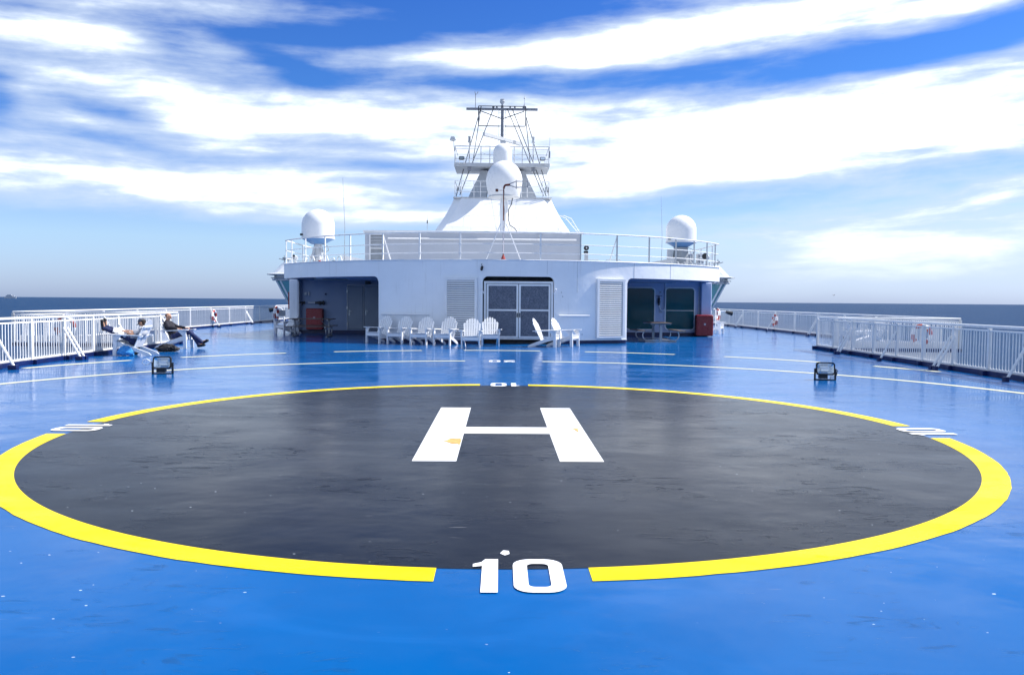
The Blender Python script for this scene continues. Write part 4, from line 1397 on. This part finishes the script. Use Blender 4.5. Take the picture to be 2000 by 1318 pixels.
lifering('life ring on the far left ship-side railing, right of the bald man', -15.80, 44.0, .60)
lifering('life ring on the far right ship-side railing', 15.0, 43.6, .60)
lifering('life ring hung left, seen through bars beside the reclining reader', -14.15, 25.97, .62, 'y')
lifering('life ring hung right, seen through the bars of the near right railing', 13.75, 25.97, .58, 'y')
lifering('life ring on a post with grey sign, left of the deckhouse', -11.0, 39.0, .88, 'x', True, True)
lifering('life ring on a post just right of the deckhouse', 11.0, 40.5, .92, 'x', True)

# ------------------------------------------------------------------ slatted deck chairs (facing local -Y)
def shared(name, mb, mat, smooth=False):
    me = mb.mesh(name, smooth)
    me.materials.append(M[mat])
    return me


def make_chair(lab, loc, rz):
    t = thing('deck_chair', lab, 'deck chair', loc, rz, 'white slatted deck chairs')
    leg = shared('front_leg', MB().prism([(-.47, 0), (-.375, 0), (-.345, .56), (-.455, .56)], 0, -.022, .022), 'plastic')
    for s in (-1, 1):
        link('front_leg', leg, t, (s * .295, 0, 0))
    st = shared('stringer', MB().prism([(-.43, .27), (-.43, .385), (-.36, .395), (.10, .235), (.50, .075), (.56, .02), (.54, 0), (.44, 0), (.0, .16)], 0, -.02, .02), 'plastic')
    for s in (-1, 1):
        link('stringer', st, t, (s * .248, 0, 0))
    MB().box(-.27, .27, -.452, -.432, .27, .375).make('apron', 'plastic', t)
    # seat slats
    sm = shared('seat_slat', MB().rbox(-.275, .275, -.04, .04, 0, .02, .005), 'plastic')
    for i in range(6):
        y = -.41 + i * .092
        o = link('seat_slat', sm, t, (0, y, .392 - (y + .41) * .345), (R(-19), 0, 0))
    # fan back: 7 slats
    base = Vector((0, .075, .235))
    up = Vector((0, .36, .76)).normalized()
    nrm = Vector((0, -up.z, up.y))
    for k in range(-3, 4):
        L = .84 - .018 * k * k * 1.0 - (.02 if abs(k) == 3 else 0)
        bw, tw = .058, .070
        x0, x1 = k * .074, k * .088
        vs = []
        for tt, wv in ((0, bw), (.93, tw * .99), (1.0, tw * .55)):
            c = base + up * (L * tt)
            cx_ = lerp(x0, x1, tt) + (-.006 * k * (1 if tt == 1.0 else 0))
            for dn in (0, -.02):
                for sx in (-1, 1):
                    p = c + nrm * dn
                    vs.append((cx_ + sx * wv / 2, p.y, p.z))
        fs = [(0, 1, 3, 2)]
        for q in range(2):
            a, b_ = q * 4, q * 4 + 4
            fs += [(a, b_, b_ + 1, a + 1), (a + 2, a + 3, b_ + 3, b_ + 2), (a, a + 2, b_ + 2, b_), (a + 1, b_ + 1, b_ + 3, a + 3)]
        fs.append((8, 10, 11, 9))
        MB().add(vs, fs).make('back_slat', 'plastic', t)
    for h, w in ((.34, .66), (.62, .50)):
        c = base + up * h - nrm * .032
        MB().beam((-w / 2, c.y, c.z), (w / 2, c.y, c.z), .05, .022, up=tuple(nrm)).make('back_rail', 'plastic', t)
    for s in (-1, 1):
        arm = [(s * .235, -.50), (s * .22, -.20), (s * .27, .10), (s * .29, .36), (s * .35, .36), (s * .385, .0), (s * .405, -.35), (s * .39, -.48), (s * .36, -.53), (s * .26, -.53)]
        if s < 0:
            arm = arm[::-1]
        vs = [(x, y, .60 - (y + .5) * .045) for x, y in arm] + [(x, y, .576 - (y + .5) * .045) for x, y in arm]
        n = len(arm)
        fs = [tuple(range(n)), tuple(range(2 * n - 1, n - 1, -1))] + [(i, n + i, n + (i + 1) % n, (i + 1) % n) for i in range(n)]
        MB().add(vs, fs).make('armrest', 'plastic', t)
        MB().prism([(-.38, .40), (-.36, .40), (-.20, .57), (-.36, .57)], 0, s * .33 - .01, s * .33 + .01).make('arm_bracket', 'plastic', t)
    return t


row = [
    ('first deck chair from the left in the row by the front wall', -4.73, 29.15, -30),
    ('second deck chair from the left in the row, under the wall bar', -3.87, 28.63, -24),
    ('third deck chair from the left in the row, under the wall bar', -2.97, 28.08, -17),
    ('fourth deck chair from the left, before the left louvre edge', -2.13, 27.86, -17),
    ('sunlit deck chair pulled forward of the row, facing straight ahead', -1.07, 26.3, -2),
    ('deck chair at right end of the row, against the screened door', -.43, 27.75, 2),
    ('left chair of the two seen from the side by the door', 1.86, 27.35, 72),
    ('right chair of the two seen from the side, nearer right louvre', 2.52, 27.85, 62),
    ('shaded deck chair left of the picnic table in the left corner', -10.05, 36.2, -38),
    ('deck chair half hidden behind the right corner cabinet', 11.0, 39.8, 60),
    ('deck chair the reader reclines in, facing the left railing', -10.66, 22.27, -90),
    ('deck chair the bald man sits in, facing right', -10.05, 25.6, 90),
    ('deck chair seen through the near right railing, nearer one', 13.4, 28.9, 80),
    ('deck chair seen through the near right railing, farther one', 14.0, 30.4, -60),
    ('deck chair seen through the near right railing, facing away left', 14.1, 32.6, -90),
]
proto = None
chairs = []
for lab, fx, fy, dg in row:
    a = R(dg)
    # local front point (0,-.42) -> world
    dx, dy = .42 * math.sin(a), -.42 * math.cos(a)
    loc = (fx - dx, fy - dy, .001)
    if proto is None:
        proto = make_chair(lab, loc, a)
        chairs.append(proto)
    else:
        chairs.append(dup(proto, None, loc, a, lab))


# ------------------------------------------------------------------ picnic tables (long axis local X)
def make_table(lab, loc, rz):
    t = thing('picnic_table', lab, 'picnic table', loc, rz, 'picnic tables in the corner recesses')
    bm = shared('table_board', MB().rbox(-.95, .95, -.072, .072, 0, .03, .006), 'wood')
    for k in range(5):
        link('table_board', bm, t, (0, -.31 + k * .155, .735))
    for s in (-1, 1):
        for k in (0, 1):
            link('bench_board', bm, t, (0, s * (.72 + k * .155), .43))
    for x in (-.72, .72):
        MB().box(x - .03, x + .03, -.40, .40, .69, .735).box(x - .035, x + .035, -.05, .05, .04, .69).make('post', 'grey', t)
        for s in (-1, 1):
            pts = [(x, s * .05, .10)]
            for i in range(9):
                a = R(-90 + i * 16)
                pts.append((x, s * (.52 + .20 * math.cos(a)), .26 + .20 * math.sin(a)))
            pts += [(x, s * .66, .405)]
            MB().path(pts, .024, 8).box(x - .03, x + .03, s * .80 - .16, s * .80 + .16, .40, .43).make('bench_support', 'steel', t, True)
        MB().box(x - .04, x + .04, -.62, .62, .0, .035).make('foot_bar', 'grey', t)
    for x in (-.72, .72):
        MB().tube((x, 0, .35), (x - math.copysign(.35, x), 0, .70), .018, 6).make('stay', 'grey', t, True)
    return t


tb = make_table('picnic table side on, in the shaded left corner recess', (-8.12, 34.1, 0), R(2))
dup(tb, None, (6.22, 32.0, 0), R(91), 'picnic table end on, before the dark windows at right')


# ------------------------------------------------------------------ deck floodlights
def floodlight(lab, x, y, rz, glass, cable):
    t = thing('deck_floodlight', lab, 'floodlight', (x, y, 0), rz, 'floodlights standing on the deck')
    tilt = Matrix.Rotation(R(-9), 3, 'X')

    def rr(w, h, r, n=5):
        p = []
        for cx_, cz_, a0 in ((w - r, -h + r, -90), (w - r, h - r, 0), (-w + r, h - r, 90), (-w + r, -h + r, 180)):
            for i in range(n):
                a = R(a0 + 90 * i / (n - 1))
                p.append((cx_ + r * math.cos(a), cz_ + r * math.sin(a)))
        return p

    def T(p):
        q = tilt @ Vector(p)
        return (q.x, q.y, q.z + .235)
    rings = [(rr(.165, .112, .05), -.05), (rr(.185, .13, .06), -.06), (rr(.19, .135, .06), -.02), (rr(.175, .12, .05), .02), (rr(.10, .07, .03), .15)]
    vs = [T((px, yy, pz)) for ring, yy in rings for px, pz in ring]
    n = 20
    fs = []
    for k in range(len(rings) - 1):
        for j in range(n):
            fs.append((k * n + j, k * n + (j + 1) % n, (k + 1) * n + (j + 1) % n, (k + 1) * n + j))
    fs.append(tuple(range((len(rings) - 1) * n, len(rings) * n)))
    body = MB().add(vs, fs).make('housing', 'black', t)
    # faceted reflector bowl, bulb, glass
    r0, r1 = rr(.160, .107, .045), rr(.075, .035, .02)
    vs = [T((px, -.045, pz)) for px, pz in r0] + [T((px, .05, pz)) for px, pz in r1]
    MB().add(vs, [(j, (j + 1) % n, n + (j + 1) % n, n + j) for j in range(n)] + [tuple(range(n, 2 * n))]).make('reflector', 'reflector', body)
    MB().tube(T((-.07, .0, .01)), T((.07, .0, .01)), .012, 8).make('bulb', 'marking', body, True)
    MB().box(*[0] * 6).v if False else None
    # bracket
    MB().box(-.215, -.185, -.03, .03, 0, .24).box(.185, .215, -.03, .03, 0, .24).box(-.215, .215, -.03, .03, 0, .02).make('bracket', 'black', t)
    MB().box(-.12, .05, -.03, .10, .03, .11).make('ballast_box', 'black', t)
    if cable:
        MB().path([(-.17, .05, .10), (-.20, .02, .16), (-.24, .0, .26), (-.32, .0, .315), (-.39, .0, .29), (-.41, .0, .23), (-.36, .0, .19), (-.28, .0, .20), (-.22, .0, .25), (-.16, .03, .29)], .011, 6).make('cable', 'white', t, True)
    else:
        MB().box(.10, .17, -.04, .02, .02, .09).make('junction_box', 'white', t)
        MB().path([(.18, .05, .25), (.24, .0, .20), (.22, .0, .10), (.15, .0, .06)], .01, 6).make('cable', 'black', t, True)
    return t


floodlight('black floodlight on left painted arc with white looped cable', -7.19, 16.83, R(6), 'lampglass', True)
floodlight('black floodlight on right painted arc with small white box', 6.65, 16.39, R(-12), 'lampglass', False)


# ------------------------------------------------------------------ people
def blend(mb, name, mat, parent, voxel, smooth=4):
    o = mb.make(name, mat, parent, True)
    m = o.modifiers.new('remesh', 'REMESH')
    m.mode = 'VOXEL'
    m.voxel_size = voxel
    m.use_smooth_shade = True
    s = o.modifiers.new('smooth', 'SMOOTH')
    s.factor = 0.5
    s.iterations = smooth
    return o


def hand(mb, wrist, toward, side):
    """palm, four bent fingers and a thumb leaving the side of the palm"""
    w = Vector(wrist)
    d = Vector(toward).normalized()
    u = Vector((0, 0, 1))
    sx = d.cross(u).normalized() * side
    u = sx.cross(d).normalized() * side
    u = u if u.z > 0 else -u
    palm = w + d * .055
    q = Matrix((sx, d, u)).transposed()
    mb.ell(palm, (.042, .055, .017), q)
    for i, L in enumerate((.070, .080, .075, .058)):
        b = w + d * .095 + sx * (-.030 + i * .020)
        m_ = b + d * L * .5 + u * .004
        e = m_ + d * L * .42 - u * .022
        mb.cap(b - d * .02, m_, .0095, .009, 8)
        mb.cap(m_, e, .009, .008, 8)
    b = w + d * .035 - sx * .036
    m_ = b + d * .030 - sx * .025
    mb.cap(b, m_, .012, .0105, 8)
    mb.cap(m_, m_ + d * .030 - sx * .004, .0105, .009, 8)


def person(lab, loc, rz, J, top, hairmat, extra=None):
    t = thing('person', lab, 'person', loc, rz)
    V = {k: Vector(v) for k, v in J.items()}
    b = MB()
    # trunk
    b.cap(V['pelvis'] - Vector((.07, 0, 0)), V['pelvis'] + Vector((.07, 0, 0)), .105, .105)
    b.cap(V['pelvis'], V['chest'], .115, .125)
    b.cap(V['chest'] - Vector((.07, 0, 0)), V['chest'] + Vector((.07, 0, 0)), .11, .11)
    b.cap(V['sl'], V['sr'], .06, .06)
    b.cap(V['chest'], V['neck'], .10, .06)
    hd = V['head']
    b.cap(V['neck'], hd - Vector((0, 0, .05)), .058, .055)
    f = V['face'].normalized()         # facing direction of the head
    sx = Vector((1, 0, 0))
    u = sx.cross(f).normalized()
    if u.z < 0:
        u = -u
    q = Matrix((sx, -f, u)).transposed()
    b.ell(hd + u * .018 - f * .012, (.075, .094, .088), q)         # cranium
    b.ell(hd - u * .045 + f * .022, (.055, .066, .068), q)         # jaw
    b.ell(hd - u * .085 + f * .055, (.028, .024, .02), q)          # chin
    b.cap(hd + f * .083 + u * .015, hd + f * .106 - u * .028, .010, .014, 8)   # nose
    b.ell(hd + f * .078 + u * .028, (.055, .014, .010), q)         # brow
    b.ell(hd + f * .080 - u * .055, (.024, .012, .009), q)         # lips
    for s in (-1, 1):
        b.ell(hd + sx * .076 * s - f * .002 - u * .008, (.012, .020, .032), q)
        b.ell(hd + sx * .036 * s + f * .065 - u * .022, (.02, .018, .018), q)
    for S in ('l', 'r'):
        s = -1 if S == 'l' else 1
        b.cap(V['s' + S], V['e' + S], .048, .038)
        b.cap(V['e' + S], V['w' + S], .038, .026)
        hand(b, V['w' + S], V['f' + S] - V['w' + S], s)
        b.cap(V['h' + S], V['k' + S], .078, .052)
        b.cap(V['k' + S], V['a' + S], .052, .036)
        b.cap(V['a' + S], V['t' + S], .034, .028)
    blend(b, 'body', 'skin', t, .0075, 3)
    # clothes
    c = MB()
    c.cap(V['pelvis'] - Vector((.07, 0, 0)) + Vector((0, 0, .03)), V['pelvis'] + Vector((.07, 0, 0)) + Vector((0, 0, .03)), .125)
    c.cap(V['pelvis'], V['chest'], .135, .145)
    c.cap(V['chest'] - Vector((.08, 0, 0)), V['chest'] + Vector((.08, 0, 0)), .128)
    c.cap(V['sl'], V['sr'], .078)
    c.cap(V['chest'], V['neck'] - Vector((0, 0, .02)), .12, .078)
    full = top == 'cloth_dark'
    for S in ('l', 'r'):
        c.cap(V['s' + S], V['e' + S] if full else V['s' + S].lerp(V['e' + S], .6), .066, .056)
        if full:
            c.cap(V['e' + S], V['e' + S].lerp(V['w' + S], .92), .056, .042)
            c.ell(V['e' + S], (.062, .058, .05))
            c.ell(V['e' + S].lerp(V['w' + S], .5), (.052, .05, .056))
    blend(c, 'sweater' if full else 'shirt', top, t, .011, 3)
    c = MB()
    c.cap(V['pelvis'] - Vector((.08, 0, .01)), V['pelvis'] + Vector((.08, 0, -.01)), .132)
    for S in ('l', 'r'):
        c.cap(V['h' + S], V['k' + S], .096, .072)
        c.cap(V['k' + S], V['k' + S].lerp(V['a' + S], 1.02), .070, .060)
        c.ell(V['k' + S].lerp(V['a' + S], .96), (.068, .066, .05))
        c.ell(V['k' + S].lerp(V['a' + S], .15), (.074, .074, .06))
    blend(c, 'jeans', 'jeans', t, .011, 3)
    for S in ('l', 'r'):
        c = MB()
        a, e = V['a' + S], V['t' + S]
        d = (e - a).normalized()
        sole = V['k' + S].lerp(a, 1.12) - a
        sole.normalize()
        c.cap(a + sole * .02, a - sole * .05, .056, .056)
        c.cap(a - d * .04 + sole * .035, e + sole * .02, .052, .046)
        c.cap(a + sole * .035, a.lerp(e, .6) + sole * .025, .044, .042)
        c.ell(a - sole * .03, (.062, .062, .062))
        c.ell(e + sole * .015, (.052, .056, .042))
        sh = blend(c, 'shoe', 'shoe', t, .008, 2)
    # hair
    h = MB()
    if hairmat == 'stubble':
        h.ell(hd + u * .012 - f * .022, (.077, .088, .078), q)
    else:
        h.ell(hd + u * .015 - f * .028, (.080, .088, .088), q)
        h.ell(hd - u * .06 - f * .03, (.068, .05, .05), q)
    h.make('hair', hairmat, t, True)
    if extra == 'cap':
        k = MB()
        prof_ = [(.094, 0), (.098, .02), (.090, .055), (.065, .088), (.03, .102), (.002, .106)]
        kk = MB().lathe(prof_, n=22)
        for v in kk.v:
            pass
        kv = [hd + u * .035 - f * .012 + (q @ Vector((v[0] * .93, v[1] * 1.08, v[2] * .82))) for v in kk.v]
        k.add(kv, kk.f)
        cp = k.make('cap', 'cap', t, True)
        br_ = MB()
        pts = [(-.065, 0), (-.06, -.05), (-.03, -.08), (.03, -.08), (.06, -.05), (.065, 0)]
        o_ = hd + u * .040 + f * .075
        vs = [o_ + q @ Vector((x, y, 0.0 - abs(x) * .15)) for x, y in pts] + [o_ + q @ Vector((x, y, -.008 - abs(x) * .15)) for x, y in pts]
        n = 6
        br_.add(vs, [tuple(range(n)), tuple(range(2 * n - 1, n - 1, -1))] + [(i, n + i, n + (i + 1) % n, (i + 1) % n) for i in range(n)])
        br_.make('cap_brim', 'cap', cp)
    e = MB()
    for s in (-1, 1):
        e.ell(hd + sx * .031 * s + f * .081 + u * .008, (.013, .008, .007), q, 8, 6)
    e.make('eyes', 'black', t, True)
    return t


# bald man, upright in the chair that faces right; local -Y is his forward direction
person('bald man in dark sweater and jeans sitting in deck chair, ankles crossed', chairs[11].location, chairs[11].rotation_euler.z,
       dict(pelvis=(0, -.02, .40), chest=(0, .17, .67), neck=(0, .25, .86), head=(0, .215, 1.005), face=(0, -1, -.28),
            sl=(-.165, .22, .79), sr=(.165, .22, .79), el=(-.315, .08, .665), er=(.315, .06, .665),
            wl=(-.30, -.17, .635), wr=(.29, -.20, .635), fl=(-.26, -.35, .615), fr=(.25, -.38, .615),
            hl=(-.10, -.02, .41), hr=(.10, -.02, .41), kl=(-.11, -.47, .53), kr=(.12, -.45, .50),
            al=(.03, -.83, .19), ar=(-.02, -.76, .105), tl=(.035, -.985, .255), tr=(-.06, -.92, .12)),
       'cloth_dark', 'stubble')
# reader lying back with both feet up against the railing
person('person in grey cap and t-shirt reclining with feet up on the railing', chairs[10].location, chairs[10].rotation_euler.z,
       dict(pelvis=(0, .0, .42), chest=(0, .19, .63), neck=(0, .27, .79), head=(0, .205, .905), face=(0, -1, -.75),
            sl=(-.165, .24, .72), sr=(.165, .24, .72), el=(-.30, .03, .60), er=(.30, .03, .60),
            wl=(-.13, -.17, .665), wr=(.14, -.18, .655), fl=(-.04, -.30, .70), fr=(.05, -.31, .69),
            hl=(-.095, -.02, .43), hr=(.095, -.02, .43), kl=(-.10, -.46, .64), kr=(.11, -.46, .61),
            al=(-.06, -.82, .78), ar=(.07, -.80, .745), tl=(-.07, -.84, .97), tr=(.10, -.83, .94)),
       'shirt', 'hair', 'cap')
# pale cloth over the thighs
tw = thing('towel', 'crumpled white cloth lying across the reclining reader\'s thighs', 'towel', chairs[10].location, chairs[10].rotation_euler.z)
vs, fs = [], []
nx, ny = 18, 16
for j in range(ny + 1):
    y = lerp(-.50, -.14, j / ny)
    for i in range(nx + 1):
        x = lerp(-.24, .24, i / nx)
        h0 = lerp(.775, .60, (y + .52) / .40)
        h = h0 - max(0, abs(x) - .14) ** 1.3 * 2.0 + .012 * math.sin(x * 40 + y * 23) + .010 * math.sin(y * 55 - x * 18)
        vs.append((x, y, h))
k = len(vs)
for j in range(ny):
    for i in range(nx):
        a = j * (nx + 1) + i
        fs.append((a, a + 1, a + nx + 2, a + nx + 1))
fo = MB().add(vs, fs).make('folded_cloth', 'towel', tw, True)
so_ = fo.modifiers.new('solid', 'SOLIDIFY')
so_.thickness = .012


def bag(lab, mat, x, y, w, d, h, rz, strap=True, seed=1, soft=.55):
    """crumpled soft bag: a faceted, slumped and creased sack"""
    from mathutils import noise
    t = thing('bag', lab, 'bag', (x, y, 0), rz)
    b = MB().ell((0, 0, 0), (1, 1, 1), None, 30, 18)
    vs = []
    for p in b.v:
        v = Vector(p)
        q = Vector((v.x * 2.1 + seed * 3.1, v.y * 2.1, v.z * 2.4))
        k = 1 + .28 * noise.noise(q) + .20 * noise.noise(q * 2.7) - .16 * abs(noise.noise(q * 4.5))
        sq = lambda u: math.copysign(abs(u) ** soft, u)
        z = sq(v.z) * k
        f = 1 - .35 * max(0, z)
        vs.append((sq(v.x) * k * f * w / 2, sq(v.y) * k * f * d / 2, max(.01, (z + 1) * h / 2 - .02)))
    b.v = vs
    b.make('sack', mat, t, False)
    if strap:
        MB().path([(-w * .3, -d * .3, h * .7), (-w * .15, -d * .5, h * .95), (w * .1, -d * .52, h * .85), (w * .28, -d * .45, h * .4)], .014, 6).make('strap', mat, t, True)
        MB().rbox(-w * .3, w * .05, -d * .56, -d * .42, h * .12, h * .5, .02).make('pocket', mat, t)
    return t


bag('crumpled blue plastic bag slumped under the reader\'s chair', 'bag_blue', -10.36, 22.0, .42, .24, .30, .2, False, 2, .8)
bag('black rucksack on the deck between the two occupied chairs', 'bag_black', -9.98, 23.8, .62, .32, .25, .3, True, 5, .75)
bag('small dark bag behind the blue bag under the reader\'s chair', 'bag_black', -10.34, 22.4, .30, .24, .40, 1.0, False, 8, .7)

# ------------------------------------------------------------------ distance
fs_ = thing('distant_ship', 'tiny pale ship on the horizon at far left', 'ship', (-7300, 12000, -27))
MB().prism([(-85, 0), (85, 0), (95, 26), (-80, 24)], 1, -12, 12).make('ship_hull', 'shiphull', fs_)
MB().box(-60, 40, -10, 10, 26, 44).box(-40, 20, -8, 8, 44, 56).box(50, 62, -5, 5, 26, 50).make('superstructure', 'shiphull', fs_)
gull = thing('gull', 'tiny dark gull flying low over the sea at right', 'bird', (84.0, 200, 3.5), .4)
MB().cap((-.25, 0, 0), (.25, 0, .02), .09, .05).cap((.25, 0, .02), (.38, 0, .03), .05, .02).make('body', 'grey', gull, True)
for s in (-1, 1):
    MB().add([(-.1, 0, .04), (.12, 0, .04), (.05, s * .35, .22), (-.08, s * .35, .20), (-.22, s * .72, .10), (-.1, 0, .01), (.12, 0, .01), (.05, s * .35, .19), (-.08, s * .35, .17)],
             [(0, 1, 2, 3), (3, 2, 4), (5, 8, 7, 6), (8, 4, 7), (0, 3, 8, 5), (1, 6, 7, 2), (3, 4, 8), (2, 7, 4)]).make('wing', 'grey', gull)
